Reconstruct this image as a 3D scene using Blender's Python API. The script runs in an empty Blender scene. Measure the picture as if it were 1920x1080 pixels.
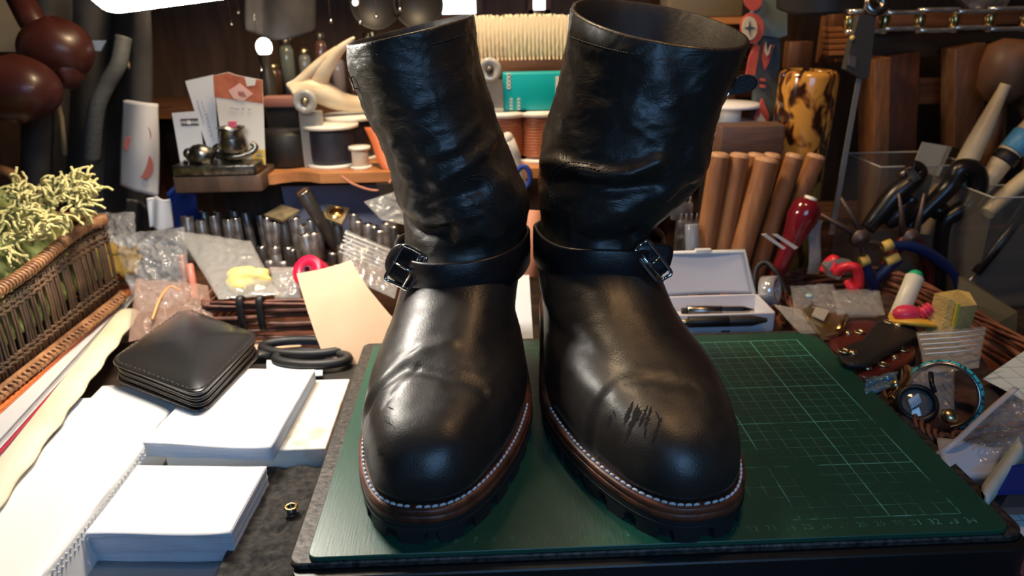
import bpy, math, random
from math import sin, cos, pi, sqrt, exp, atan2, radians
from mathutils import Vector, Matrix, noise
random.seed(7)
SC = bpy.context.scene
V = Vector
U = 0.01            # everything below is written in centimetres, the scene is in metres

# ------------------------------------------------------------------ camera
CAM = V((8.261, -33.234, 26.665)); YAW, PIT, ROL, FPX = 0.0331, 0.36167, -0.01706, 1400.0
fw = V((sin(YAW)*cos(PIT), cos(YAW)*cos(PIT), -sin(PIT)))
rt = V((cos(YAW), -sin(YAW), 0)); up = rt.cross(fw)
r2 = rt*cos(ROL) + up*sin(ROL); u2 = -rt*sin(ROL) + up*cos(ROL)
cam_data = bpy.data.cameras.new('camera'); cam = bpy.data.objects.new('camera', cam_data)
SC.collection.objects.link(cam); SC.camera = cam
cam.matrix_world = Matrix.Translation(CAM*U) @ Matrix((r2, u2, -fw)).transposed().to_4x4()
cam_data.sensor_width = 36; cam_data.lens = FPX/1920*36
cam_data.clip_start = 0.02; cam_data.clip_end = 20
cam_data.dof.use_dof = True; cam_data.dof.focus_distance = 0.45; cam_data.dof.aperture_fstop = 9.5
SC.view_settings.view_transform = 'Standard'; SC.view_settings.look = 'None'
SC.view_settings.gamma = 1; SC.view_settings.exposure = 0.0
try: SC.view_settings.use_curve_mapping = False
except Exception: pass

# ------------------------------------------------------------------ world and room lights
w = bpy.data.worlds.new('world'); SC.world = w; w.use_nodes = True
w.node_tree.nodes['Background'].inputs[0].default_value = (0.50, 0.62, 0.85, 1)
w.node_tree.nodes['Background'].inputs[1].default_value = 0.03

def area(name, loc, target, sx, sy, power, col):
    l = bpy.data.lights.new(name, 'AREA'); l.shape = 'RECTANGLE'; l.size = sx*U; l.size_y = sy*U
    l.energy = power; l.color = col
    o = bpy.data.objects.new(name, l); SC.collection.objects.link(o)
    o.location = V(loc)*U; o.rotation_euler = (V(target)-V(loc)).to_track_quat('-Z', 'Y').to_euler()
    return o
# the window behind the photographer, the bench lamp's own light, a warm workshop bulb, an added warm fill
area('window_daylight', (22, -70, 46), (10, 5, 2), 44, 34, 2.5, (0.27, 0.56, 1.0))
area('workshop_bulb_right', (30, 16, 64), (44, 44, 4), 9, 9, 1.0, (1.0, 0.58, 0.26))
area('warm_fill_back', (0, 40, 60), (4, 66, 8), 14, 10, 3.6, (1.0, 0.74, 0.46))  # unseen warm fill, added to brighten the dark background

# ------------------------------------------------------------------ pixel -> place helpers (1920 x 1080 frame)
def ray(px, py): return fw + r2*((px-960)/FPX) - u2*((py-540)/FPX)
def A(px, py, y):
    d = ray(px, py); return CAM + d*((y-CAM.y)/d.y)
def Z(px, py, z):
    d = ray(px, py); return CAM + d*((z-CAM.z)/d.z)

# ------------------------------------------------------------------ mesh builder
class MB:
    def __init__(s): s.v = []; s.f = []; s.sm = []; s.mi = []; s.m = 0
    def add(s, vs, fs, smooth=True):
        n = len(s.v); s.v += [V(q) for q in vs]
        for f in fs: s.f.append([i+n for i in f]); s.sm.append(smooth); s.mi.append(s.m)
        return s
    def box(s, c, size, rot=None, taper=1.0):
        R = rot if rot is not None else Matrix.Identity(3)
        x, y, z = [q/2 for q in size]; c = V(c)
        vs = [c + R @ V((a*x*(taper if d > 0 else 1), b*y*(taper if d > 0 else 1), d*z)) for a in (-1, 1) for b in (-1, 1) for d in (-1, 1)]
        return s.add(vs, [(0,1,3,2),(4,6,7,5),(0,4,5,1),(2,3,7,6),(0,2,6,4),(1,5,7,3)], False)
    def rbox(s, c, size, r=.2, rot=None, seg=3):      # box with rounded vertical edges and softened top/bottom
        R = rot if rot is not None else Matrix.Identity(3); c = V(c)
        x, y, z = [q/2 for q in size]; r = min(r, x*.98, y*.98); e = min(r*.5, z*.6)
        rings = []
        for zz, ins in ((-z, e), (-z+e*.3, e*.3), (-z+e, 0), (z-e, 0), (z-e*.3, e*.3), (z, e)):
            ring = []
            for k, (sx, sy) in enumerate(((1,1),(-1,1),(-1,-1),(1,-1))):
                for j in range(seg+1):
                    a = pi/2*(k + j/seg)
                    ring.append(c + R @ V((sx*(x-r) + (r-ins)*cos(a), sy*(y-r) + (r-ins)*sin(a), zz)))
            rings.append(ring)
        return s.rings(rings, caps=True)
    def rings(s, rings, caps=False, closed=True, smooth=True):
        n = len(rings[0]); vs = [p for r in rings for p in r]; fs = []
        for i in range(len(rings)-1):
            for j in range(n if closed else n-1):
                k = (j+1) % n
                fs.append((i*n+j, i*n+k, (i+1)*n+k, (i+1)*n+j))
        s.add(vs, fs, smooth)
        if caps:
            b = len(s.v)-len(vs)
            s.f.append([b+j for j in range(n)][::-1]); s.sm.append(False); s.mi.append(s.m)
            s.f.append([b+(len(rings)-1)*n+j for j in range(n)]); s.sm.append(False); s.mi.append(s.m)
        return s
    def tube(s, pts, r, seg=8, closed=False, flat=1.0, caps=True):
        pts = [V(p) for p in pts]; n = len(pts); rings = []; prev = None
        for i, p in enumerate(pts):
            if closed: t = pts[(i+1) % n]-pts[i-1]
            else: t = pts[min(i+1, n-1)]-pts[max(i-1, 0)]
            if t.length < 1e-9: t = V((0, 0, 1))
            t.normalize()
            if prev is None:
                a = V((0, 0, 1)) if abs(t.z) < .9 else V((1, 0, 0)); nn = (a - t*a.dot(t)).normalized()
            else:
                nn = prev - t*prev.dot(t)
                nn = nn.normalized() if nn.length > 1e-6 else t.orthogonal().normalized()
            prev = nn; b = t.cross(nn); rr = r(i/(n-1)) if callable(r) else r
            rings.append([p + nn*(rr*flat*cos(2*pi*k/seg)) + b*(rr*sin(2*pi*k/seg)) for k in range(seg)])
        if closed: rings.append(rings[0])
        return s.rings(rings, caps=(caps and not closed))
    def cyl(s, p0, p1, r0, r1=None, seg=20):
        r1 = r0 if r1 is None else r1; d = (V(p1)-V(p0)).length
        return s.lathe([(0, 0), (r0*.9, 0), (r0, min(r0*.12, d*.2)), (r1, d-min(r1*.12, d*.2)), (r1*.9, d), (0, d)], p0, V(p1)-V(p0), seg)
    def lathe(s, prof, base, axis=(0, 0, 1), seg=24, sx=1.0):
        ax = V(axis).normalized(); base = V(base)
        a = V((1, 0, 0)) if abs(ax.x) < .9 else V((0, 1, 0)); e1 = (a - ax*a.dot(ax)).normalized(); e2 = ax.cross(e1)
        rings = [[base + ax*h + e1*(r*sx*cos(2*pi*k/seg)) + e2*(r*sin(2*pi*k/seg)) for k in range(seg)] for r, h in prof]
        return s.rings(rings)
    def ball(s, c, r, seg=16, ax=(1, 1, 1)):
        c = V(c); n = seg//2; rr = []
        for i in range(n+1):
            a = pi*i/n
            rr.append([c + V((ax[0]*r*sin(a)*cos(2*pi*k/seg), ax[1]*r*sin(a)*sin(2*pi*k/seg), ax[2]*r*cos(a))) for k in range(seg)])
        return s.rings(rr)
    def prism(s, poly, d, smooth=False):               # poly: 3D points of one face, d: thickness vector
        n = len(poly); d = V(d); a = [V(p) for p in poly]; b = [p+d for p in a]
        fs = [list(range(n))[::-1], [n+i for i in range(n)]] + [(i, (i+1) % n, n+(i+1) % n, n+i) for i in range(n)]
        return s.add(a+b, fs, smooth)
    def grid(s, fn, nu, nv, thick=0.0, smooth=True):
        g = [[V(fn(i/(nu-1), j/(nv-1))) for j in range(nv)] for i in range(nu)]
        vs = [p for r in g for p in r]
        fs = [(i*nv+j, i*nv+j+1, (i+1)*nv+j+1, (i+1)*nv+j) for i in range(nu-1) for j in range(nv-1)]
        if thick:
            n = len(vs); nr = []
            for i in range(nu):
                for j in range(nv):
                    du = g[min(i+1, nu-1)][j]-g[max(i-1, 0)][j]; dv = g[i][min(j+1, nv-1)]-g[i][max(j-1, 0)]
                    q = du.cross(dv); nr.append(q.normalized() if q.length > 1e-9 else V((0, 0, 1)))
            vs2 = [p - q*thick for p, q in zip(vs, nr)]
            fs2 = [tuple(i+n for i in f[::-1]) for f in fs]
            b = [i*nv for i in range(nu)] + [(nu-1)*nv+j for j in range(1, nv)] + [i*nv+nv-1 for i in range(nu-2, -1, -1)] + [j for j in range(nv-2, 0, -1)]
            fs3 = [(b[i], b[i]+n, b[(i+1) % len(b)]+n, b[(i+1) % len(b)]) for i in range(len(b))]
            return s.add(vs+vs2, fs+fs2+[f[::-1] for f in fs3], smooth)
        return s.add(vs, fs, smooth)

WORLD = {}
def link(name, mb, mats, parent=None, loc=None):
    """mb holds world centimetres; the object's origin goes to the parent's base or to loc"""
    if parent is not None: base = WORLD[parent]
    else: base = V(loc) if loc is not None else V((sum(p.x for p in mb.v)/len(mb.v), sum(p.y for p in mb.v)/len(mb.v), min(p.z for p in mb.v)))
    me = bpy.data.meshes.new(name)
    me.from_pydata([tuple((p-base)*U) for p in mb.v], [], mb.f)
    me.polygons.foreach_set('use_smooth', mb.sm)
    if not isinstance(mats, (list, tuple)): mats = [mats]
    for m in mats: me.materials.append(m)
    if len(mats) > 1: me.polygons.foreach_set('material_index', mb.mi)
    me.validate(); me.update()
    o = bpy.data.objects.new(name, me); SC.collection.objects.link(o)
    if parent is not None: o.parent = parent
    else: o.location = base*U
    WORLD[o] = base
    return o
def tag(o, label=None, cat=None, group=None, kind=None):
    if label: o['label'] = label
    if cat: o['category'] = cat
    if group: o['group'] = group
    if kind: o['kind'] = kind
    return o
def thing(name, label, cat, loc, group=None):
    o = bpy.data.objects.new(name, None); SC.collection.objects.link(o); o.empty_display_size = .01
    o.location = V(loc)*U; WORLD[o] = V(loc)
    return tag(o, label, cat, group)
def solo(name, mb, mat, label, cat, group=None, loc=None, kind=None):
    return tag(link(name, mb, mat, None, loc), label, cat, group, kind)
def struct(name, mb, mat): return tag(link(name, mb, mat), kind='structure')
def copy_tree(o, parent=None):
    c = o.copy(); SC.collection.objects.link(c); c.parent = parent
    for ch in list(o.children): copy_tree(ch, c)
    return c
def frame(z, x=None):
    """rotation matrix whose columns are x, y, z axes"""
    z = V(z).normalized(); x = V(x) if x is not None else z.orthogonal()
    x = (x - z*x.dot(z)).normalized(); y = z.cross(x)
    return Matrix((x, y, z)).transposed()
def rz(a): return Matrix.Rotation(radians(a), 3, 'Z')
def cat_rom(pts, n):
    pts = [V(p) for p in pts]; out = []; P = [pts[0]*2-pts[1]] + pts + [pts[-1]*2-pts[-2]]
    for i in range(1, len(P)-2):
        for k in range(n):
            t = k/n; a, b, c, d = P[i-1:i+3]
            out.append(.5*((2*b) + (c-a)*t + (2*a-5*b+4*c-d)*t*t + (3*b-a-3*c+d)*t**3))
    out.append(pts[-1]); return out
def sm(a, b, x):
    t = max(0, min(1, (x-a)/(b-a))); return t*t*(3-2*t)
def nz(p, s=1.0, o=0.0): return noise.noise(V((p[0]*s+o, p[1]*s-o, p[2]*s+o*.5)))
ORD = ['first', 'second', 'third', 'fourth', 'fifth', 'sixth', 'seventh', 'eighth', 'ninth', 'tenth', 'eleventh', 'twelfth', 'thirteenth', 'fourteenth', 'fifteenth', 'sixteenth', 'seventeenth', 'eighteenth', 'nineteenth', 'twentieth']

# ------------------------------------------------------------------ materials (procedural)
def M(name, col, rough=.5, metal=0.0, col2=None, ns=60, bump=0.0, bs=200, stretch=(1, 1, 1), trans=0.0, alpha=1.0,
      emit=None, es=0.0, coat=0.0, spec=.5, contrast=(.35, .65), sss=0.0, rough2=None, detail=4):
    m = bpy.data.materials.new(name); m.use_nodes = True; nt = m.node_tree; N = nt.nodes; L = nt.links
    b = N['Principled BSDF']; b.inputs['Base Color'].default_value = (*col, 1); b.inputs['Roughness'].default_value = rough
    b.inputs['Metallic'].default_value = metal; b.inputs['Transmission Weight'].default_value = trans
    b.inputs['Alpha'].default_value = alpha; b.inputs['Coat Weight'].default_value = coat; b.inputs['Coat Roughness'].default_value = .12
    b.inputs['Specular IOR Level'].default_value = spec
    if sss: b.inputs['Subsurface Weight'].default_value = sss; b.inputs['Subsurface Radius'].default_value = (.01, .008, .005); b.inputs['Subsurface Scale'].default_value = .5
    if emit: b.inputs['Emission Color'].default_value = (*emit, 1); b.inputs['Emission Strength'].default_value = es
    tc = N.new('ShaderNodeTexCoord'); mp = N.new('ShaderNodeMapping'); L.new(tc.outputs['Object'], mp.inputs[0]); mp.inputs['Scale'].default_value = stretch
    if col2 is not None or rough2 is not None:
        t = N.new('ShaderNodeTexNoise'); t.inputs['Scale'].default_value = ns; t.inputs['Detail'].default_value = detail; L.new(mp.outputs[0], t.inputs['Vector'])
        r = N.new('ShaderNodeMapRange'); r.inputs[1].default_value = contrast[0]; r.inputs[2].default_value = contrast[1]; L.new(t.outputs['Fac'], r.inputs[0])
        if col2 is not None:
            x = N.new('ShaderNodeMix'); x.data_type = 'RGBA'; x.inputs[6].default_value = (*col, 1); x.inputs[7].default_value = (*col2, 1)
            L.new(r.outputs[0], x.inputs[0]); L.new(x.outputs[2], b.inputs['Base Color'])
        if rough2 is not None:
            q = N.new('ShaderNodeMapRange'); q.inputs[3].default_value = rough; q.inputs[4].default_value = rough2
            L.new(r.outputs[0], q.inputs[0]); L.new(q.outputs[0], b.inputs['Roughness'])
    if bump:
        t = N.new('ShaderNodeTexNoise'); t.inputs['Scale'].default_value = bs; t.inputs['Detail'].default_value = 5; L.new(mp.outputs[0], t.inputs['Vector'])
        u = N.new('ShaderNodeBump'); u.inputs['Strength'].default_value = bump; u.inputs['Distance'].default_value = .001
        L.new(t.outputs['Fac'], u.inputs['Height']); L.new(u.outputs[0], b.inputs['Normal'])
    return m
def wood(name, c1, c2, axis=0, rough=.5, s=30):
    st = [1, 1, 1]
    for k in range(3):
        if k != axis: st[k] = 7
    return M(name, c1, rough, col2=c2, ns=s, stretch=st, bump=.25, bs=s*4)
def leather(name, c, rough=.35, coat=.25, wr=.35, c2=None, zmask=None, rv=1.0):
    """grain, pores and long drawn wrinkles"""
    m = bpy.data.materials.new(name); m.use_nodes = True; N = m.node_tree.nodes; L = m.node_tree.links; b = N['Principled BSDF']
    b.inputs['Base Color'].default_value = (*c, 1); b.inputs['Coat Weight'].default_value = coat; b.inputs['Coat Roughness'].default_value = .3
    b.inputs['Specular IOR Level'].default_value = .5
    tc = N.new('ShaderNodeTexCoord')
    v = N.new('ShaderNodeTexVoronoi'); v.inputs['Scale'].default_value = 900; L.new(tc.outputs['Object'], v.inputs['Vector'])
    n = N.new('ShaderNodeTexNoise'); n.inputs['Scale'].default_value = 45; n.inputs['Detail'].default_value = 6; n.inputs['Distortion'].default_value = 1.4
    L.new(tc.outputs['Object'], n.inputs['Vector'])
    r = N.new('ShaderNodeMapRange'); r.inputs[1].default_value = .35; r.inputs[2].default_value = .7; r.inputs[3].default_value = rough-.05*rv; r.inputs[4].default_value = rough+.08*rv
    L.new(n.outputs['Fac'], r.inputs[0]); L.new(r.outputs[0], b.inputs['Roughness'])
    if c2:
        x = N.new('ShaderNodeMix'); x.data_type = 'RGBA'; x.inputs[6].default_value = (*c, 1); x.inputs[7].default_value = (*c2, 1)
        L.new(n.outputs['Fac'], x.inputs[0]); L.new(x.outputs[2], b.inputs['Base Color'])
    b1 = N.new('ShaderNodeBump'); b1.inputs['Strength'].default_value = .12; b1.inputs['Distance'].default_value = .0006; L.new(v.outputs['Distance'], b1.inputs['Height'])
    # ridged wrinkles
    n2 = N.new('ShaderNodeTexNoise'); n2.inputs['Scale'].default_value = 38; n2.inputs['Detail'].default_value = 3; n2.inputs['Distortion'].default_value = 2.2
    mp = N.new('ShaderNodeMapping'); mp.inputs['Scale'].default_value = (1.0, 1.0, 2.2); mp.inputs['Rotation'].default_value = (0, .35, 0)
    L.new(tc.outputs['Object'], mp.inputs[0]); L.new(mp.outputs[0], n2.inputs['Vector'])
    s1 = N.new('ShaderNodeMath'); s1.operation = 'SUBTRACT'; s1.inputs[1].default_value = .5; L.new(n2.outputs['Fac'], s1.inputs[0])
    s2 = N.new('ShaderNodeMath'); s2.operation = 'ABSOLUTE'; L.new(s1.outputs[0], s2.inputs[0])
    s3 = N.new('ShaderNodeMath'); s3.operation = 'POWER'; s3.inputs[1].default_value = .5; L.new(s2.outputs[0], s3.inputs[0])
    if zmask:
        sz_ = N.new('ShaderNodeSeparateXYZ'); L.new(tc.outputs['Object'], sz_.inputs[0]); zr = N.new('ShaderNodeMapRange'); zr.inputs[1].default_value = zmask[0]; zr.inputs[2].default_value = zmask[1]; zr.inputs[3].default_value = .10
        L.new(sz_.outputs[2], zr.inputs[0]); zm = N.new('ShaderNodeMath'); zm.operation = 'MULTIPLY'; L.new(zr.outputs[0], zm.inputs[0]); L.new(s3.outputs[0], zm.inputs[1]); s3 = zm
    b2 = N.new('ShaderNodeBump'); b2.inputs['Strength'].default_value = wr; b2.inputs['Distance'].default_value = .0015
    L.new(s3.outputs[0], b2.inputs['Height']); L.new(b1.outputs[0], b2.inputs['Normal']); L.new(b2.outputs[0], b.inputs['Normal'])
    return m
def plastic_film(name, tint=(.9, .92, .95), alpha=.3, rough=.12):
    return M(name, tint, rough, alpha=alpha, bump=.5, bs=60, spec=.9)
m_boot = leather('boot_leather', (.020, .0165, .014), .42, .10, .26, (.030, .023, .018), (.085, .16))
m_strap = leather('strap_leather', (.013, .010, .011), .38, .15, .12)
m_rubber = M('rubber', (.016, .016, .017), .6, bump=.15, bs=500)
m_midsole = M('midsole_leather', (.21, .060, .028), .40, col2=(.05, .018, .012), ns=60, bump=.3, bs=300)
m_lining = M('boot_lining', (.02, .017, .015), .6, bump=.3, bs=300)
m_thread = M('white_thread', (.75, .76, .78), .7)
m_blackthread = M('black_thread', (.03, .028, .027), .5)
m_chrome = M('chrome', (.82, .80, .77), .10, 1.0)
m_nickel = M('nickel', (.50, .47, .43), .25, 1.0, col2=(.25, .22, .2), ns=80)
m_steel = M('aged_steel', (.50, .46, .42), .32, .75, col2=(.20, .16, .14), ns=90)
m_darksteel = M('dark_steel', (.14, .13, .12), .32, .8)
m_brass = M('brass', (.72, .50, .20), .25, 1.0, col2=(.4, .28, .12), ns=120)
m_gold = M('pale_brass', (.62, .52, .32), .3, 1.0)
m_black = M('black_plastic', (.012, .012, .013), .35)
m_gash_hole = M('torn_leather_and_hole', (.003, .003, .003), .9)
# ================================================================== the two boots
def make_boot(side, P):
    tab = P['rings']
    zs = [r[0] for r in tab]
    def ring(z):
        z = max(zs[0], min(zs[-1], z)); i = 0
        while i < len(zs)-2 and zs[i+1] < z: i += 1
        t = (z-zs[i])/(zs[i+1]-zs[i])
        a = tab[max(i-1, 0)]; b = tab[i]; c = tab[i+1]; d = tab[min(i+2, len(tab)-1)]
        out = []
        for k in range(1, 7):
            m1 = (c[k]-a[k])/max(c[0]-a[0], 1e-6)*(c[0]-b[0]); m2 = (d[k]-b[k])/max(d[0]-b[0], 1e-6)*(c[0]-b[0])
            out.append((2*t**3-3*t*t+1)*b[k] + (t**3-2*t*t+t)*m1 + (-2*t**3+3*t*t)*c[k] + (t**3-t*t)*m2)
        return out                                     # xf, yf, xb, yb, hw, foot
    def lift(y): return 2.3*sm(11, 19, y)              # the sole climbs onto the heel
    z0, z1 = zs[0], zs[-1]
    def pt(z, ph, off=0.0):
        xf, yf, xb, yb, hw, k = ring(z)
        s = (1-cos(ph))/2; sn = sin(ph); q = abs(sn)**(.86-.10*k)*(1 if sn > 0 else -1)
        tap = 1 - k*(.26*sm(.38, .80, s)) - k*.05*sm(.3, 0, s)
        ax = V((xb-xf, yb-yf, 0)); Ln = ax.length; ax.normalize(); pr = V((ax.y, -ax.x, 0))
        f = V((xf, yf, 0)); arch = k*.35*sin(pi*s)*P['arch']
        p = f + ax*(s*Ln) + ax*(-off*cos(ph)) + pr*((hw+off)*tap*q + arch)
        tl = sm(13, z1, z)
        zz = z + lift(p.y)*exp(-max(0, z-z0)/3.2)*(1-sm(8, 12, z))
        zz += tl*(P['tx']*(p.x-(xf+xb)/2) + P['ty']*(p.y-(yf+yb)/2))
        return V((p.x, p.y, zz))
    root = thing('engineer_boot', P['label'], 'boot', ((tab[0][1]+tab[0][3])/2, 13, 0), 'black engineer boots')
    # ---- upper: outer wall, rolled edge, inner wall
    nph = 220; zl = []
    z = z0
    while z < z1:
        zl.append(z); z += .10 if z < 8.6 else .17
    zl.append(z1)
    outer = [[pt(z, 2*pi*j/nph) for j in range(nph)] for z in zl]
    T = [list(r) for r in outer]
    folds = P['folds']
    for i in range(1, len(zl)):
        for j in range(nph):
            a = outer[i][j]; du = outer[i][(j+1) % nph]-outer[i][j-1]; dv = outer[min(i+1, len(zl)-1)][j]-outer[i-1][j]
            n = du.cross(dv); n = n.normalized() if n.length > 1e-9 else V((0, 0, 1))
            fade = sm(0, .8, zl[i]-z0); d = 0
            for kind, pl, amp, sg in folds:
                if kind == 'f' and a.y > 20.5: continue
                best = 1e9
                for q in range(len(pl)-1):
                    if kind == 'f': x0, y0, x1, y1, px, py = pl[q][0], pl[q][1], pl[q+1][0], pl[q+1][1], a.x, a.z
                    else: x0, y0, x1, y1, px, py = pl[q][0], pl[q][1], pl[q+1][0], pl[q+1][1], a.x, a.y
                    if kind == 'v' and a.z > 10: break
                    dx, dy = x1-x0, y1-y0; t = max(0, min(1, ((px-x0)*dx+(py-y0)*dy)/(dx*dx+dy*dy+1e-9)))
                    best = min(best, (px-x0-t*dx)**2+(py-y0-t*dy)**2)
                if best < 9*sg*sg: d += amp*exp(-best/(sg*sg))*(1 if kind == 'v' else sm(20.5, 17, a.y))
            sh = sm(9, 13, zl[i])
            d += sh*(.13*nz(a, .28, 3+side) + .07*nz(a, .7, 9)) + .02*nz(a, 1.2, 5)
            wv = 1-abs(noise.noise(V((a.x*.55+side*5, a.y*.5, a.z*1.25+.5*a.x*P['lean']))))*2
            d += sh*.055*max(0, wv)**5
            T[i][j] = a + n*(d*fade)
    rings = T + []
    last = T[-1]; c = sum(last, V((0, 0, 0)))/nph
    def inner(z, off, drop): return [pt(z, 2*pi*j/nph, off) + V((0, 0, drop)) for j in range(nph)]
    rim = [[p + V((0, 0, .12)) + (c-p).normalized()*.08 for p in last], [p + V((0, 0, .12)) + (c-p).normalized()*.28 for p in last]]
    inn = [[p + (c-p).normalized()*.4 - V((0, 0, .1)) for p in last]]
    inn += [inner(z1-k*.8, -.45, -.1) for k in range(1, 17)]
    ub = MB(); ub.rings(rings+rim); ub.m = 1; ub.rings([rim[1]]+inn)
    ub.f.append([len(ub.v)-nph+j for j in range(nph)]); ub.sm.append(False); ub.mi.append(1)
    upper = link('upper', ub, [m_boot, m_lining], root)
    from mathutils.bvhtree import BVHTree
    bv = BVHTree.FromPolygons(ub.v, ub.f)
    def onto(p, d):                                     # drop a point on the leather along d
        h = bv.ray_cast(V(p), V(d).normalized())
        return (h[0], h[1]) if h[0] else (None, None)
    # ---- outsole
    def outline(off, n, zz, fn=None):
        out = []
        for j in range(n):
            ph = 2*pi*j/n; p = pt(z0, ph, off)
            out.append(V((p.x, p.y, 0)))
        return out
    n = 520; base = outline(.52, n, 0); ins = outline(-.05, n, 0)
    per = [0]
    for j in range(n): per.append(per[-1]+(base[(j+1) % n]-base[j]).length)
    tot = per[-1]; cnt = round(tot/2.25); so = MB(); rings = []
    def ztop(y): return 1.40 + lift(y)
    for lv in (0, .02, .25, .5, .75, .93, 1.0, 1.3, 1.5, 1.62):
        r = []
        for j in range(n):
            u = (per[j]/tot*cnt + P['nphase']) % 1; dd = abs(u-.5)*tot/cnt
            y = base[j].y; k = 1+.35*sm(18, 20, y)
            wdt = .42-.18*min(lv, 1); zf = lv/1.62*1.0
            zz = zf*ztop(y)
            zb = 0
            if 11.5 < y < 18.5 and lv <= .02: zb = .9*sm(11.5, 13, y)*sm(18.5, 17.8, y)
            notch = 1.0 if (dd < wdt and lv < .95) else 0.0
            taper = .10*(1-min(1, lv/1.0))
            t = notch*.62 + taper
            q = base[j].lerp(ins[j], min(1, t)); r.append(V((q.x, q.y, max(zz, zb))))
        rings.append(r)
    so.rings(rings, smooth=False)
    so.f.append([j for j in range(n)][::-1]); so.sm.append(False); so.mi.append(0)
    so.f.append([9*n+j for j in range(n)]); so.sm.append(False); so.mi.append(0)
    link('outsole', so, m_rubber, root)
    # thin moulded line on the rubber
    ml = MB(); o1 = outline(.56, 200, 0)
    ml.tube([V((p.x, p.y, 1.10+lift(p.y)*.8)) for p in o1], .035, 5, closed=True); link('moulded_rib', ml, m_rubber, root)
    # ---- midsole + welt
    ms = MB()
    rr = []
    for off, h in ((.46, 1.38), (.54, 1.43), (.55, 1.72), (.50, 1.79), (.46, 1.80), (.52, 1.84), (.53, 2.10), (.46, 2.2), (.1, 2.22), (-.3, 2.2)):
        o = outline(off, 200, 0); rr.append([V((p.x, p.y, h + lift(p.y) + .0)) for p in o])
    ms.rings(rr); link('midsole', ms, m_midsole, root)
    st = MB(); o = outline(.26, 900, 0); acc = 0; pts = []
    for j in range(len(o)):
        pts.append(o[j]); acc += (o[(j+1) % len(o)]-o[j]).length
        if acc > .40:
            if pts[0].y < 9.5:
                q = [V((p.x, p.y, 2.235 + lift(p.y) + .05*sin(pi*k/(len(pts)-1+1e-9)))) for k, p in enumerate(pts)]
                if len(q) > 2: st.tube(q[:-1], lambda t: .055+.03*sin(pi*t), 6)
            acc = 0; pts = []
    tag(link('welt_stitching', st, m_thread, root), 'row of white stitches round the welt')
    # ---- heel block (behind, under the back part)
    hb = MB(); ho = outline(.50, 200, 0)
    # ---- ankle strap
    def strapc(ph, off, dz):
        zc = P['sz'](ph); a = pt(max(9.5, min(12.5, zc)), ph, off); return V((a.x, a.y, zc+dz))
    sb = MB(); W = P['sw']/2; loop = []
    for j in range(180):
        ph = 2*pi*j/180; o = P['so'](ph)
        prof = [(o, -W+.05), (o+.1, -W), (o+.24, -W+.04), (o+.30, -W+.16), (o+.32, 0), (o+.30, W-.16), (o+.24, W-.04), (o+.1, W), (o, W-.05)]
        loop.append([strapc(ph, a, b) for a, b in prof])
    loop.append(loop[0]); sb.rings(loop, closed=True)
    strap = link('ankle_strap', sb, m_strap, root)
    # ---- main buckle
    B = P['buckle']; sbv = BVHTree.FromPolygons(sb.v, sb.f); ds = ray(*B['px'])
    h = sbv.ray_cast(CAM, ds.normalized()); hp, hn = h[0], h[1]
    if hn.dot(ds) > 0: hn = -hn
    Nn = (hn*.8 - ds.normalized()).normalized(); c = hp + hn*.30
    def onp(px, py, d=0): r_ = ray(px, py); q = c + Nn*d; return CAM + r_*((q-CAM).dot(Nn)/r_.dot(Nn))
    K = [onp(*q) for q in B['corners']]                 # outer long side first two, strap side last two
    path = []
    for k in range(4):
        p, q, r_ = K[k-1], K[k], K[(k+1) % 4]; d1 = (p-q).normalized()*.28; d2 = (r_-q).normalized()*.28
        for t in range(5):
            t /= 4; path.append((q+d1)*(1-t)**2 + q*2*t*(1-t) + (q+d2)*t*t)
        L_ = (r_-q).length
        for t in (.3, .5, .7):
            m_ = q.lerp(r_, t); path.append(m_ - Nn*(0 if k % 2 == 0 else .12))
    bb = MB(); bb.tube(path, .125, 10, closed=True); bf = link('buckle_frame', bb, m_chrome, root)
    e = .24; a = K[3].lerp(K[0], e); b_ = K[2].lerp(K[1], e)
    bar = MB(); bar.tube([a.lerp(b_, .03), b_.lerp(a, .03)], .115, 10); link('buckle_bar', bar, m_chrome, bf)
    mid = a.lerp(b_, .5); om = K[0].lerp(K[1], .5)
    pr = MB(); pr.tube([mid+Nn*.12, mid.lerp(om, .35)+Nn*.16, mid.lerp(om, .95)+Nn*.12], lambda t: .10-.03*t, 8); link('buckle_prong', pr, m_chrome, bf)
    tb = MB(); T_ = [onp(px, py, -.16) for px, py in B['tail']]
    if (T_[1]-T_[0]).cross(T_[2]-T_[1]).dot(Nn) < 0: T_ = T_[::-1]
    T_ = cat_rom(T_+[T_[0]], 4)[:-1]; cc = sum(T_, V((0, 0, 0)))/len(T_)
    tb.rings([[p - Nn*.25 for p in T_], [p - Nn*.05 for p in T_], [p.lerp(cc, .05) for p in T_], [p.lerp(cc, .4)+Nn*.05 for p in T_]], caps=True)
    link('strap_end', tb, m_strap, root)
    # ---- side strap with its own small buckle near the top of the shaft
    G = P['gusset']; gy = G['y']
    tg = MB(); T_ = cat_rom([A(a_, b_, gy) for a_, b_ in G['tongue']]+[A(*G['tongue'][0], gy)], 4)[:-1]; cc = sum(T_, V((0, 0, 0)))/len(T_)
    tg.rings([[p.lerp(cc, .04) + V((0, .35, 0)) for p in T_], [p + V((0, .25, 0)) for p in T_], [p + V((0, .06, 0)) for p in T_], [p.lerp(cc, .06) for p in T_]], caps=True)
    gs = link('side_strap', tg, m_strap, root)
    for q in G['frames']:
        fb = MB(); fb.tube([A(a_, b_, gy-.25) for a_, b_ in q], .10, 8, closed=True); link('side_buckle', fb, m_chrome, gs)
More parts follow.
